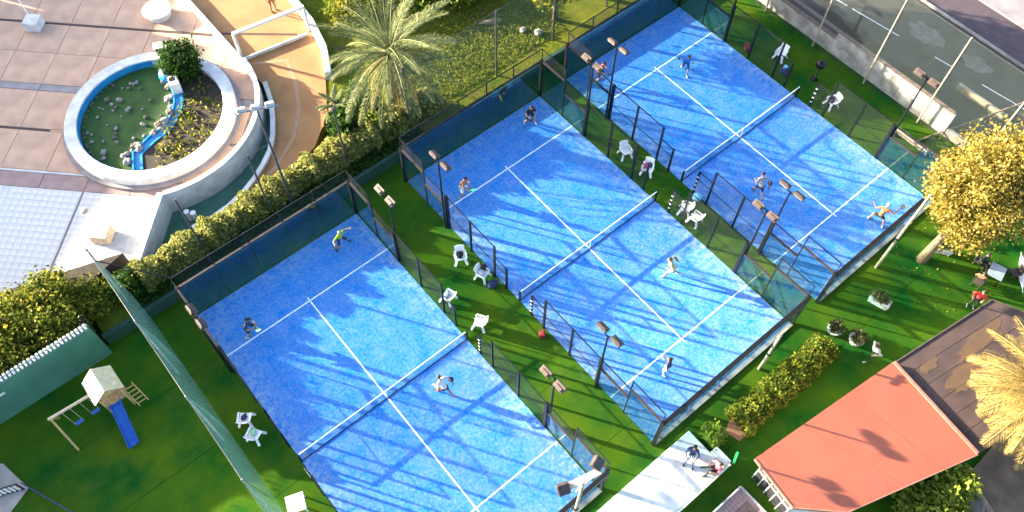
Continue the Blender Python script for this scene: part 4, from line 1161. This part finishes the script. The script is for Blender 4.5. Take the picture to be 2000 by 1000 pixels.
# palms: each frond is its own part
def frond_mesh(L, droop, rise, nl, wid, seed):
    r2 = random.Random(seed); q = MB(); N = 9; pts = []
    for i in range(N + 1):
        f = i / N
        pts.append(Vector((L * (f - 0.10 * droop * f * f), 0.06 * L * math.sin(f * 2 + seed) * 0.4, L * (rise * f - (rise + droop) * 0.62 * f * f))))
    q.tube(pts, [0.045 * (1 - 0.8 * i / N) + 0.006 for i in range(N + 1)], 5)
    for k in range(nl):
        f = 0.12 + 0.88 * k / (nl - 1); a = f * N; i = min(int(a), N - 1); g2 = a - i
        p_ = pts[i].lerp(pts[i + 1], g2); d = (pts[i + 1] - pts[i]).normalized()
        ll = wid * (math.sin(math.pi * min(1, 0.12 + 0.88 * f)) ** 0.6 * 0.85 + 0.15)
        for s_ in (-1, 1):
            dirv = (d * 0.75 + Vector((0, s_ * 0.8, 0.18 + r2.uniform(-0.25, 0.1)))).normalized()
            e = p_ + dirv * ll * r2.uniform(0.8, 1.1); e.z -= 0.10 * ll
            mid_ = p_.lerp(e, 0.45) + Vector((0, 0, 0.03)); nrm = dirv.cross(Vector((0, 0, 1))).normalized() * 0.018
            q.add([p_, mid_ + nrm, e, mid_ - nrm], [(0, 1, 2, 3)])
    return q.mesh("frond")
def palm(name, label, loc, trunk_h, L, nf, mt, drymt, seed, wid=0.55, low=-0.5):
    t = thing(name, label, "palm tree", loc); w = MB()
    N = 8; w.tube([(0.02 * math.sin(i), 0.02 * math.cos(2 * i), trunk_h * i / N - 0.02) for i in range(N + 1)], [0.42 - 0.06 * i / N + (0.03 if i % 2 else 0) for i in range(N + 1)], 12)
    obj("trunk", w, "bark", t)
    w = MB(); w.ball((0, 0, trunk_h), (0.45, 0.45, 0.5), 10, 6, 0.15); obj("crown_heart", w, "bark", t)
    fm = []
    for v in range(6):
        me = frond_mesh(L, 0.35 + 0.12 * (v % 3), 0.30 + 0.08 * (v % 2), 44, wid, seed + v); me.materials.append(MATS[mt]); fm.append(me)
    fd = []
    for v in range(3):
        me = frond_mesh(L * 0.85, 0.55, 0.15, 36, wid * 0.8, seed + 20 + v); me.materials.append(MATS[drymt]); fd.append(me)
    ga = 2.39996
    for k in range(nf):
        f = k / (nf - 1); el = 80 + (low * 60 - 80) * f ** 0.8
        o = link("frond", fm[k % 6] if f < 0.86 else fd[k % 3], None, t, (0, 0, trunk_h + 0.25 * (1 - f)))
        o.rotation_euler = Quaternion((0, 0, 1), k * ga + rnd.uniform(-.15, .15)).to_matrix().to_4x4().to_euler()
        o.rotation_mode = 'QUATERNION'
        o.rotation_quaternion = Quaternion((0, 0, 1), k * ga + rnd.uniform(-.15, .15)) @ Quaternion((0, 1, 0), -R(el - 18))
        o.scale = (0.85 + 0.2 * rnd.random(),) * 3
    return t
palm("date_palm", "large green palm with arching fronds behind the middle court", (-2.45, 14.45, TZ), 4.2, 4.4, 66, "leaf_palm", "leaf_palm_dry", 3)
palm("date_palm", "sunlit straw-coloured palm beside the brown roof", (8.85, -20.5, 0), 4.0, 3.75, 90, "leaf_palm_dry", "leaf_palm_dry", 40, 0.7)
palm("small_palm", "small green palm by the orange promenade and dark bush", (-5.75, 15.9, TZ), 0.9, 1.3, 26, "leaf_palm", "leaf_palm_dry", 60, 0.25)
shrub("garden_bush", "rounded sunlit lime bush below the red roof corner", "bush", (2.3, -20.6, 0), (1.5, 1.2, 1.2), 120, 40, 0.11, "leaf_lime", spread=0.2)
shrub("garden_bush", "upright sunlit lime bush touching the red roof edge", "bush", (3.6, -20.5, 0), (0.9, 0.9, 1.35), 90, 36, 0.10, "leaf_lime", spread=0.18)
shrub("yucca_plant", "small yellowish spiky plant at the white terrace corner", "plant", (-2.7, -11.75, 0), (0.55, 0.5, 0.55), 40, 30, 0.10, "leaf_lime", spread=0.12)
gp = MB(); gp.prism([(-3, -20.2), (5, -20.9), (14, -20.6), (16, -45), (-10, -45)], 0.001, 0.03); struct(obj("garden_bed", gp, "dry_earth"), "brown earth bed below the roofs")
q = MB(); q.tube([(5.4, -19.6, 0.25), (5.0, -21.0, 0.3), (4.6, -22.6, 0.22)], [0.3, 0.26, 0.2], 10); tag(obj("fallen_log", q, "bark_pale", smooth=True), "fallen pale trunk on the earth beside the straw-coloured palm", "log")
q = MB(); q.box((3.95, -22.0, 0.35), (1.2, 0.9, 0.7), R(30)); tag(obj("boulder", q, "rock_dark", bevel=0.15), "brown boulder on the earth by the lime bush", "boulder")

n = 260
a_ = rng.random(n) * 6.283; r_ = 3.6 * np.sqrt(rng.random(n))
o = leaves("fallen_leaves", np.c_[14.6 + r_ * np.cos(a_), -13.0 + r_ * np.sin(a_) * 0.9, 0.015 + 0.02 * rng.random(n)], 0.045, "leaf_yellow", up=3.0); o["kind"] = "stuff"; o["label"] = "yellow fallen leaves scattered on the lawn under the tree"; o["category"] = "leaves"
# planters with plants
def planter(x, y, rz, L, label, mt="leaf_olive", round_=False):
    t = thing("flower_planter", label, "planter", (x, y, 0), rz)
    q = MB()
    if round_:
        q.tube([(0, 0, 0), (0, 0, 0.36)], [0.28, 0.42], 14)
    else:
        q.add([(-L / 2, -0.2, 0), (L / 2, -0.2, 0), (L / 2, 0.2, 0), (-L / 2, 0.2, 0), (-L / 2 - 0.06, -0.27, 0.42), (L / 2 + 0.06, -0.27, 0.42), (L / 2 + 0.06, 0.27, 0.42), (-L / 2 - 0.06, 0.27, 0.42)],
              [(3, 2, 1, 0), (4, 5, 6, 7), (0, 1, 5, 4), (1, 2, 6, 5), (2, 3, 7, 6), (3, 0, 4, 7)])
    obj("trough", q, "white_paint", t, bevel=0.01)
    rr = (0.40, 0.40, 0.3) if round_ else (L * 0.45, 0.24, 0.28)
    p_ = clumps((0, 0, 0.62), rr, 30, 26, 0.08, 0.3); leaves("foliage", p_, 0.06, mt, t, up=0.5)
planter(9.6, -12.3, R(-75), 1.0, "white trough planter standing alone on the open lawn")
planter(14.9, -12.45, R(-55), 1.0, "white trough planter behind the yellow tree trunk")
planter(6.45, -11.85, 0, 0.8, "round white planter at the end of the clipped hedge", "leaf_olive", True)
planter(6.85, -12.95, 0, 0.8, "round white planter standing between hedge end and grey clad person", "leaf_olive", True)

# ------------------------------------------------------------------ pavilion roofs
t = thing("red_pavilion", "low pavilion with flat salmon red roof and glazed side", "building", (0, 0, 0))
RP = [(-3.05, -13.95), (5.62, -15.0), (4.88, -20.25), (-1.75, -18.12), (-3.4, -16.5)]
RPc = RP[::-1]
w = MB(); w.prism(RPc, 2.72, 2.86); obj("roof", w, "red_roof", t)
for pts_ in ([(-3.2, -16.2), (-1.75, -18.0), (-0.9, -18.35), (-1.9, -15.6), (-2.9, -14.6)], [(-0.8, -18.38), (0.9, -18.9), (0.4, -17.2)]):
    w = MB(); w.prism(pts_ if area(pts_) > 0 else pts_[::-1], 2.855, 2.864); obj("membrane_patch", w, "roof_patch", t)
for a_, b2_ in (((-0.2, -14.35), (1.15, -19.0)), ((2.7, -14.7), (3.0, -19.6))):
    w = MB(); w.beam((*a_, 2.862), (*b2_, 2.862), 0.05, 0.012); obj("membrane_joint", w, "roof_patch", t)
def inset(poly, d):
    cx_ = sum(p[0] for p in poly) / len(poly); cy_ = sum(p[1] for p in poly) / len(poly)
    return [(p[0] + (cx_ - p[0]) * d, p[1] + (cy_ - p[1]) * d) for p in poly]
ins = inset(RPc, 0.16)
w = MB(); w.band(ins, inset(RPc, 0.19), 0.0, 2.715, True); obj("wall", w, "white_paint", t)
w = MB(); w.beam((5.60, -15.02, 2.90), (4.88, -20.22, 2.90), 0.14, 0.09); obj("roof_edge", w, "roof_trim", t)
w = MB(); w.beam((-3.05, -13.97, 2.80), (-3.4, -16.5, 2.80), 0.06, 0.18); w.beam((-3.4, -16.5, 2.80), (-1.75, -18.12, 2.80), 0.06, 0.18); w.beam((-1.75, -18.14, 2.8), (4.88, -20.27, 2.8), 0.05, 0.17); obj("fascia", w, "roof_trim", t)
ia, ib = Vector((-2.62, -14.35, 0)), Vector((-2.95, -16.45, 0))
for k in range(5):
    a, b2 = ia.lerp(ib, k / 5 + 0.015), ia.lerp(ib, (k + 1) / 5 - 0.015); q = MB()
    q.sheet([(a.x, a.y, 0.1), (b2.x, b2.y, 0.1), (b2.x, b2.y, 2.6), (a.x, a.y, 2.6)]); wi = obj("window", q, "dark_glass", t)
for k in range(6):
    a = ia.lerp(ib, k / 5); q = MB(); q.box((a.x, a.y, 1.34), (0.045, 0.045, 2.7)); obj("mullion", q, "white_paint", t)
q = MB(); q.beam((ia.x - 0.01, ia.y, 1.3), (ib.x - 0.01, ib.y, 1.3), 0.05, 0.06); obj("transom", q, "white_paint", t)
t = thing("brown_shed", "flat brown bitumen roofed shed joined to the red pavilion", "building", (0, 0, 0))
BR = [(5.75, -15.05), (12.25, -16.05), (13.3, -18.4), (12.6, -21.6), (5.1, -20.3)]
w = MB(); w.prism(BR[::-1], 2.55, 2.70); obj("roof", w, "brown_roof", t)
w = MB(); w.band(inset(BR[::-1], 0.05), inset(BR[::-1], 0.08), 0.0, 2.545, True); obj("wall", w, "house_wall", t)
w = MB(); w.beam((5.8, -15.08, 2.72), (12.25, -16.06, 2.72), 0.06, 0.06); w.beam((12.25, -16.06, 2.72), (13.3, -18.4, 2.72), 0.06, 0.06); obj("roof_edge", w, "tan_trim", t)
for k, f in enumerate((0.13, 0.30, 0.47, 0.64, 0.81)):
    a = Vector((5.7, -15.1, 2.704)).lerp(Vector((5.15, -20.2, 2.704)), f); b2 = Vector((12.3, -16.2, 2.704)).lerp(Vector((12.6, -21.4, 2.704)), f)
    w = MB(); w.beam(a, b2, 0.03, 0.016); obj("seam", w, "tan_trim", t)
for cx_, cy_, rx, ry in ((9.9, -17.0, 1.7, 0.42), (7.7, -17.6, 1.1, 0.5), (6.9, -16.2, 0.6, 0.25)):
    blob(cx_, cy_, rx, ry, 2.702, "rust", "rust_stain", t)

# white terrace
t = thing("white_terrace", "long white deck with a step at its end beside the courts", "terrace", (0, 0, 0))
w = MB(); w.prism([(-16, -13.22), (-3.45, -13.22), (-3.45, -10.86), (-16, -10.86)], 0.0, 0.48); obj("deck", w, "white_paint", t, bevel=0.02)
w = MB(); w.box((-3.22, -12.75, 0.3), (0.4, 0.95, 0.6)); obj("end_block", w, "white_paint", t, bevel=0.02)
w = MB(); w.box((-9.7, -13.30, 0.62), (12.9, 0.05, 0.26)); obj("edge_board", w, "green_wall", t)
w = MB(); w.box((-9.7, -13.30, 0.765), (12.9, 0.09, 0.025)); obj("edge_cap", w, "white_paint", t)
q = MB(); q.beam((-3.0, -13.35, 0.5), (-2.45, -13.1, 0.6), 0.12, 0.05); tag(obj("green_board", q, "cloth_green", loc=(0, 0, 0)), "short green board sticking out from the white deck corner", "board")
# brick bed
t = thing("brick_bed", "square brick paved bed with pale kerb below the white deck", "paving", (0, 0, 0))
w = MB(); w.box((-4.55, -15.45, 0.04), (2.2, 2.2, 0.08)); obj("base", w, "brick_edge", t)
for i in range(11):
    for j in range(11):
        if 2 < i < 10 and 0 < j < 8: continue
        w = MB(); w.box((-5.55 + 0.2 * i, -16.45 + 0.2 * j, 0.095), (0.185, 0.185, 0.03)); obj("brick", w, "mauve_slab", t)
for (x0, y0, x1, y1) in ((-5.68, -14.32, -3.42, -14.32), (-3.42, -14.32, -3.42, -16.6)):
    w = MB(); w.beam((x0, y0, 0.09), (x1, y1, 0.09), 0.10, 0.18); obj("kerb", w, "concrete_light", t)

# cafe table with chairs
t = thing("cafe_table", "small grey garden table with people beside it on the lawn", "table", (15.6, -15.25, 0), R(15))
q = MB(); q.box((0, 0, 0.73), (0.95, 0.8, 0.04)); obj("top", q, "cloth_grey", t, bevel=0.01)
for sx in (-1, 1):
    for sy in (-1, 1):
        q = MB(); q.box((sx * 0.4, sy * 0.33, 0.355), (0.05, 0.05, 0.71)); obj("leg", q, "black_steel", t)
def dark_chair(x, y, rz, lb):
    t = thing("garden_chair", lb, "chair", (x, y, 0), rz)
    q = MB(); q.box((0, 0, 0.44), (0.48, 0.46, 0.05)); obj("seat", q, "chair_dark", t)
    q = MB(); q.box((0, -0.24, 0.72), (0.48, 0.05, 0.5)); obj("backrest", q, "chair_dark", t)
    for sx in (-1, 1):
        for sy in (-1, 1):
            q = MB(); q.box((sx * 0.2, sy * 0.19, 0.207), (0.045, 0.045, 0.414)); obj("leg", q, "chair_dark", t)
dark_chair(14.55, -14.95, R(-80), "dark garden chair on the tree side of the grey table")
dark_chair(16.55, -15.9, R(60), "dark garden chair on the palm side of the grey table")
dark_chair(15.75, -14.25, R(180), "dark garden chair under the seated person at the grey table")
t = thing("folded_parasol", "white folded parasol lying by the grey garden table", "parasol", (16.35, -16.7, 0), R(35))
q = MB(); q.tube([(0, 0, 0.16), (0.4, 0, 0.2), (1.6, 0, 0.2), (2.1, 0, 0.14)], [0.05, 0.2, 0.16, 0.04], 10); obj("canopy", q, "white_tape", t, smooth=True)
q = MB(); q.tube([(-0.4, 0, 0.12), (2.3, 0, 0.12)], 0.025, 6); obj("pole", q, "grey_pole", t)

# ------------------------------------------------------------------ people
def ik(a, b2, l1, l2, pole):
    a, b2, pole = Vector(a), Vector(b2), Vector(pole); d = b2 - a; L = min(d.length, (l1 + l2) * 0.995); dn = d.normalized()
    x = (l1 * l1 - l2 * l2 + L * L) / (2 * L); h = math.sqrt(max(l1 * l1 - x * x, 0))
    pv = (pole - dn * pole.dot(dn)).normalized()
    return a + dn * x + pv * h, a + dn * L
def capsule(q, p, r0, q2, r1, n=10):
    p, q2 = Vector(p), Vector(q2); q.ball(p, r0, n, 6); q.ball(q2, r1, n, 6)
    if (q2 - p).length > 1e-4: q.tube([p, q2], [r0, r1], n)
def person(label, loc, heading, col, H=1.8, feet=((-0.16, 0.02), (0.16, 0.02)), hip=(0, 0, 0.92), lean=(0, 0.05), hands=((-0.25, 0.12, 0.95), (0.25, 0.12, 0.95)), look=(0, 1, -0.05), shorts=True, hair="hair_dark", sleeves=False, footz=(0, 0), seat=False):
    """col: shirt, trousers, shoes. Local axes: x right, y forward, z up, metres for a 1.75 m figure"""
    s_ = H / 1.75
    t = thing("person", label, "person", loc, heading - math.pi / 2)
    V = Vector
    hp_ = V(hip); ch = hp_ + V((lean[0], lean[1], 0.44)); nk = ch + V((lean[0] * 0.25, lean[1] * 0.25, 0.11)); hd = nk + V((lean[0] * 0.15, 0.02 + lean[1] * 0.2, 0.17))
    SK, SH, TR, SO = 0, 1, 2, 3
    B = []
    def bone(p, r0, q2, r1, mtl): B.append((V(p), r0, V(q2), r1, mtl))
    bone(hp_ + V((-0.09, 0, 0.0)), 0.115, hp_ + V((0.09, 0, 0.0)), 0.115, TR)
    bone(hp_ + V((0, 0, 0.10)), 0.125, ch + V((0, 0, -0.12)), 0.135, SH)
    bone(ch + V((-0.10, 0, -0.05)), 0.12, ch + V((0.10, 0, -0.05)), 0.12, SH)
    bone(ch + V((-0.14, 0, 0.03)), 0.07, ch + V((0.14, 0, 0.03)), 0.07, SH)
    bone(ch + V((0, 0, 0.04)), 0.06, hd + V((0, 0, -0.06)), 0.052, SK)
    lk = V(look).normalized(); rt = lk.cross(V((0, 0, 1))).normalized(); upv = rt.cross(lk)
    bone(hd + upv * 0.03 - lk * 0.012, 0.092, hd - upv * 0.05 + lk * 0.02, 0.068, SK)
    bone(hd + lk * 0.088, 0.018, hd + lk * 0.10 - upv * 0.025, 0.016, SK)
    bone(hd + lk * 0.078 - upv * 0.062, 0.018, hd + lk * 0.078 - upv * 0.064, 0.018, SK)
    for e in (-1, 1): bone(hd + rt * e * 0.09 + upv * 0.01, 0.02, hd + rt * e * 0.092 - upv * 0.025, 0.016, SK)
    hpos = []
    for i, e in enumerate((-1, 1)):
        sh = ch + V((e * 0.19, 0, 0.02)); el, ha = ik(sh, hands[i], 0.29, 0.26, (e * 0.7, -0.5, -0.6))
        m_ = sh.lerp(el, 0.6)
        bone(sh, 0.062, m_, 0.052, SH); bone(m_, 0.048 if not sleeves else 0.052, el, 0.042, SH if sleeves else SK)
        bone(el, 0.043, ha, 0.03, SH if sleeves else SK)
        f_ = (ha - el).normalized(); sd = f_.cross(V((0, 0, 1)));
        sd = sd.normalized() if sd.length > 0.1 else V((1, 0, 0)); cu = V((0, 0, -1)) - f_ * V((0, 0, -1)).dot(f_); cu = cu.normalized() if cu.length > 0.1 else V((0, 1, 0))
        pe = ha + f_ * 0.085
        bone(ha - sd * 0.02, 0.022, pe - sd * 0.022, 0.017, SK); bone(ha + sd * 0.02, 0.022, pe + sd * 0.022, 0.017, SK)
        for k in range(4):
            o_ = sd * (-0.036 + 0.024 * k); ln = (0.062, 0.075, 0.07, 0.055)[k]
            k1 = pe + o_ + f_ * ln * 0.55 + cu * 0.012; bone(pe + o_, 0.011, k1, 0.010, SK); bone(k1, 0.010, k1 + f_ * ln * 0.25 + cu * ln * 0.45, 0.009, SK)
        tb = ha + sd * (-e) * 0.035 + f_ * 0.02; bone(tb, 0.013, tb + sd * (-e) * 0.03 + f_ * 0.05, 0.010, SK)
        hpos.append(pe + f_ * 0.03)
        fx, fy = feet[i]; an = V((fx, fy, 0.085 + footz[i])); hj = hp_ + V((e * 0.095, 0, -0.03))
        kn, an = ik(hj, an, 0.43, 0.42, (e * 0.15, 1, 0.1))
        m_ = hj.lerp(kn, 0.75)
        bone(hj, 0.098, m_, 0.075 if shorts else 0.07, TR); bone(m_, 0.062, kn, 0.056, SK if shorts else TR)
        bone(kn, 0.056, kn.lerp(an, 0.35), 0.058, SK if shorts else TR); bone(kn.lerp(an, 0.35), 0.058, an, 0.038, SK if shorts else TR)
        bone(an + V((0, -0.05, -0.045)), 0.042, an + V((e * 0.02, 0.13, -0.05)), 0.036, SO)
    q = MB()
    for p, r0, q2, r1, mtl in B: capsule(q, p * s_, r0 * s_, q2 * s_, r1 * s_)
    me = q.mesh("body_raw"); tmp = bpy.data.objects.new("tmp_body", me); COL.objects.link(tmp)
    rm = tmp.modifiers.new("remesh", 'REMESH'); rm.mode = 'VOXEL'; rm.voxel_size = 0.014; rm.use_smooth_shade = True
    dg = bpy.context.evaluated_depsgraph_get(); bm2 = bpy.data.meshes.new_from_object(tmp.evaluated_get(dg)); bm2.name = "body"
    bpy.data.objects.remove(tmp); bpy.data.meshes.remove(me)
    for nm in ("skin", col[0], col[1], col[2]): bm2.materials.append(MATS[nm])
    nf = len(bm2.polygons); cen = np.empty(nf * 3); bm2.polygons.foreach_get("center", cen); cen = cen.reshape(-1, 3) / s_
    best = np.full(nf, 9.0); idx = np.zeros(nf, dtype=np.int32)
    for p, r0, q2, r1, mtl in B:
        p, q2 = np.array(p), np.array(q2); d = q2 - p; L2 = max(d @ d, 1e-8); f = np.clip(((cen - p) @ d) / L2, 0, 1)
        ds = np.linalg.norm(cen - p - f[:, None] * d, axis=1) - (r0 + (r1 - r0) * f); k = ds < best; best[k] = ds[k]; idx[k] = mtl
    bm2.polygons.foreach_set("material_index", idx); bm2.update()
    link("body", bm2, None, t)
    hc = (hd + upv * 0.045 - lk * 0.022) * s_
    q = MB(); q.ball(hc, (0.1 * s_, 0.105 * s_, 0.088 * s_), 12, 8, 0.03); link("hair", q.mesh("hair", True), hair, t)
    for e in (-1, 1):
        q = MB(); q.ball((hd + lk * 0.088 + rt * e * 0.032 + upv * 0.012) * s_, 0.011 * s_, 6, 4); obj("eye", q, "eye", t)
    M_ = Matrix.Translation(V(loc)) @ Matrix.Rotation(heading - math.pi / 2, 4, 'Z')
    return t, [M_ @ (h * s_) for h in hpos]
def racket(hand, dirv, material, label):
    d = Vector(dirv).normalized(); up_ = Vector((0.3, 0.2, 1)); x = d.cross(up_).normalized(); n_ = x.cross(d).normalized()
    t = thing("padel_racket", label, "racket", hand)
    poly = []
    for k in range(18):
        a = 2 * math.pi * k / 18; poly.append((0.135 * math.sin(a) * (1.0 if math.cos(a) > 0 else 0.92), 0.25 + 0.14 * math.cos(a)))
    vs = [d * v + x * u + n_ * 0.019 for u, v in poly] + [d * v + x * u - n_ * 0.019 for u, v in poly]
    N = 18; fs = [tuple(range(N)), tuple(range(2 * N - 1, N - 1, -1))] + [(i, i + N, (i + 1) % N + N, (i + 1) % N) for i in range(N)]
    q = MB(); q.add(vs, fs); obj("racket_head", q, material, t)
    q = MB(); q.tube([d * -0.07, d * 0.125], 0.017, 8); obj("handle", q, "cloth_black", t)

READY = dict(feet=((-0.30, 0.12), (0.30, -0.10)), hip=(0, -0.06, 0.82), lean=(0, 0.18), hands=((-0.12, 0.42, 1.02), (0.22, 0.46, 1.06)))
STAND = dict(feet=((-0.15, 0.0), (0.15, 0.04)), hip=(0, 0, 0.92))
RUN = dict(feet=((-0.12, 0.38), (0.14, -0.36)), hip=(0, 0, 0.84), lean=(0.02, 0.22), hands=((-0.3, 0.30, 1.15), (0.36, -0.12, 1.0)), footz=(0.0, 0.06))
WIDE = dict(feet=((-0.40, 0.05), (0.40, -0.08)), hip=(0, -0.04, 0.78), lean=(0.05, 0.16), hands=((-0.55, 0.22, 1.15), (0.62, 0.30, 1.22)))
players = [
    ("player in bright yellow-green shirt and dark shorts near the glass end wall", (-10.42, 8.85), -75, ("cloth_yellow", "cloth_navy", "cloth_black"), WIDE, "cloth_black", "hair_fair"),
    ("crouching player in navy and white with mint green shoes on the service line", (-17.05, 7.42), -50, ("cloth_navy", "cloth_black", "cloth_mint"), READY, "cloth_mint", "hair_dark"),
    ("player in white shirt, black shorts and red shoes close to the net", (-11.32, -1.7), 100, ("cloth_white", "cloth_black", "cloth_red"), RUN, "cloth_black", "hair_dark"),
    ("player all in black in the far corner of the middle court", (3.22, 8.9), -110, ("cloth_black", "cloth_black", "cloth_white"), READY, "cloth_black", "hair_dark"),
    ("player in dark top and white shorts with a green racket at the service line", (-3.15, 7.3), -60, ("cloth_brown", "cloth_white", "cloth_white"), READY, "cloth_green", "hair_dark"),
    ("player in cream yellow shirt and white shorts past the middle net", (2.25, -4.1), 130, ("cloth_cream", "cloth_white", "cloth_white"), RUN, "cloth_brown", "hair_dark"),
    ("player in royal blue shirt and white trousers near the end wall", (-2.04, -7.95), 110, ("cloth_navy", "cloth_white", "cloth_white"), STAND, "cloth_white", "hair_dark"),
    ("player in dark red shirt and navy shorts behind the stepped glass", (8.75, 8.75), -70, ("cloth_red", "cloth_navy", "cloth_white"), READY, "cloth_black", "hair_dark"),
    ("player in blue shirt and dark shorts near the far service line", (13.42, 5.85), -130, ("cloth_blue", "cloth_navy", "cloth_cream"), RUN, "cloth_black", "hair_dark"),
    ("running player in grey shirt and navy shorts by the roadside court mesh", (9.85, -3.5), 60, ("cloth_grey", "cloth_navy", "cloth_black"), RUN, "cloth_navy", "hair_dark"),
    ("player in bright orange shirt and black shorts with arms spread wide", (13.6, -9.0), 20, ("cloth_orange", "cloth_black", "cloth_white"), WIDE, "cloth_black", "hair_fair"),
]
for lb, (x, y), hd_, col_, pose, rk_, hr in players:
    t, hpz = person(lb, (x, y, 0.018), R(hd_), col_, 1.86, hair=hr, shorts="trousers" not in lb, **pose)
    f_ = Vector((math.cos(R(hd_)), math.sin(R(hd_)), 0.35))
    racket(hpz[1], f_ + Vector((math.sin(R(hd_)) * 0.5, -math.cos(R(hd_)) * 0.5, 0.2)), rk_, "racket held by the " + " ".join(lb.split()[:7]))
SIT = dict(feet=((-0.14, 0.50), (0.14, 0.46)), hip=(0, 0, 0.52), lean=(0, 0.06), hands=((-0.2, 0.36, 0.62), (0.2, 0.36, 0.62)))
SITG = dict(feet=((-0.2, 0.62), (0.2, 0.58)), hip=(0, 0, 0.13), lean=(0, -0.04), hands=((-0.22, 0.35, 0.40), (0.22, 0.35, 0.40)))
person("person in dark jacket and jeans sitting on the white deck", (-4.2, -11.75, 0.48), R(-150), ("cloth_navy", "cloth_denim", "cloth_black"), 1.8, shorts=False, sleeves=True, **SITG)
person("person with red top and long brown hair sitting at the deck edge", (-3.85, -13.02, 0.48), R(150), ("cloth_pink", "cloth_black", "cloth_black"), 1.7, shorts=False, hair="hair_dark", **SITG)
person("person in grey jacket and white shoes walking by the brown roof", (6.75, -14.1, 0), R(150), ("cloth_grey", "cloth_black", "cloth_white"), 1.8, shorts=False, sleeves=True, **RUN)
person("person in red jacket standing at the corner of the brown shed", (13.3, -15.55, 0), R(-160), ("cloth_red", "cloth_black", "cloth_white"), 1.75, shorts=False, sleeves=True, **STAND)
person("person in dark clothes seated at the grey garden table", (15.75, -14.3, 0), R(-95), ("cloth_black", "cloth_black", "cloth_brown"), 1.75, shorts=False, sleeves=True, **SIT)
person("person in pinkish top seated across the grey garden table", (14.5, -14.95, 0), R(10), ("cloth_brown", "cloth_black", "cloth_black"), 1.7, shorts=False, sleeves=True, **SIT)
person("person in bright red cap-coloured top below the red pavilion edge", (0.55, -20.2, 0), R(100), ("cloth_red", "cloth_black", "cloth_black"), 1.75, shorts=False, **STAND)
person("person in rust red clothes walking on the orange promenade", (-4.0, 26.0, PZ), R(-100), ("cloth_brown", "cloth_brown", "cloth_black"), 1.75, shorts=False, sleeves=True, **STAND)

# ------------------------------------------------------------------ unseen buildings, sized and placed to shade the plaza
hn, hdv = Vector((0.843, 0.537, 0)), Vector((0.537, -0.843, 0))
hc_ = hn * -14.6 + hdv * -66.0
t = thing("unseen_house", "long unseen house placed to shade the plaza", "building", (hc_.x, hc_.y, 0), math.atan2(0.537, 0.843))
q = MB(); q.box((0, 0, 4.4), (41, 9, 8.8)); obj("wall", q, "house_wall", t)
q = MB(); q.box((0, 0, 9.05), (42, 10, 0.5)); obj("roof", q, "house_roof", t)
for k in range(9):
    for z in (1.9, 5.6):
        q = MB(); q.box((-18 + 4.5 * k, -4.53, z), (1.3, 0.08, 1.7)); obj("window", q, "dark_glass", t)

hc_ = hn * 9.2 + hdv * -50.0  # second unseen block, added for shade on the far plaza
t = thing("unseen_shade_block", "low unseen block added to shade the far plaza", "building", (hc_.x, hc_.y, 0), math.atan2(0.537, 0.843))
q = MB(); q.box((0, 0, 2.4), (6.4, 4.0, 4.8)); obj("wall", q, "house_wall", t)
q = MB(); q.box((0, 0, 4.93), (6.8, 4.4, 0.25)); obj("roof", q, "house_roof", t)
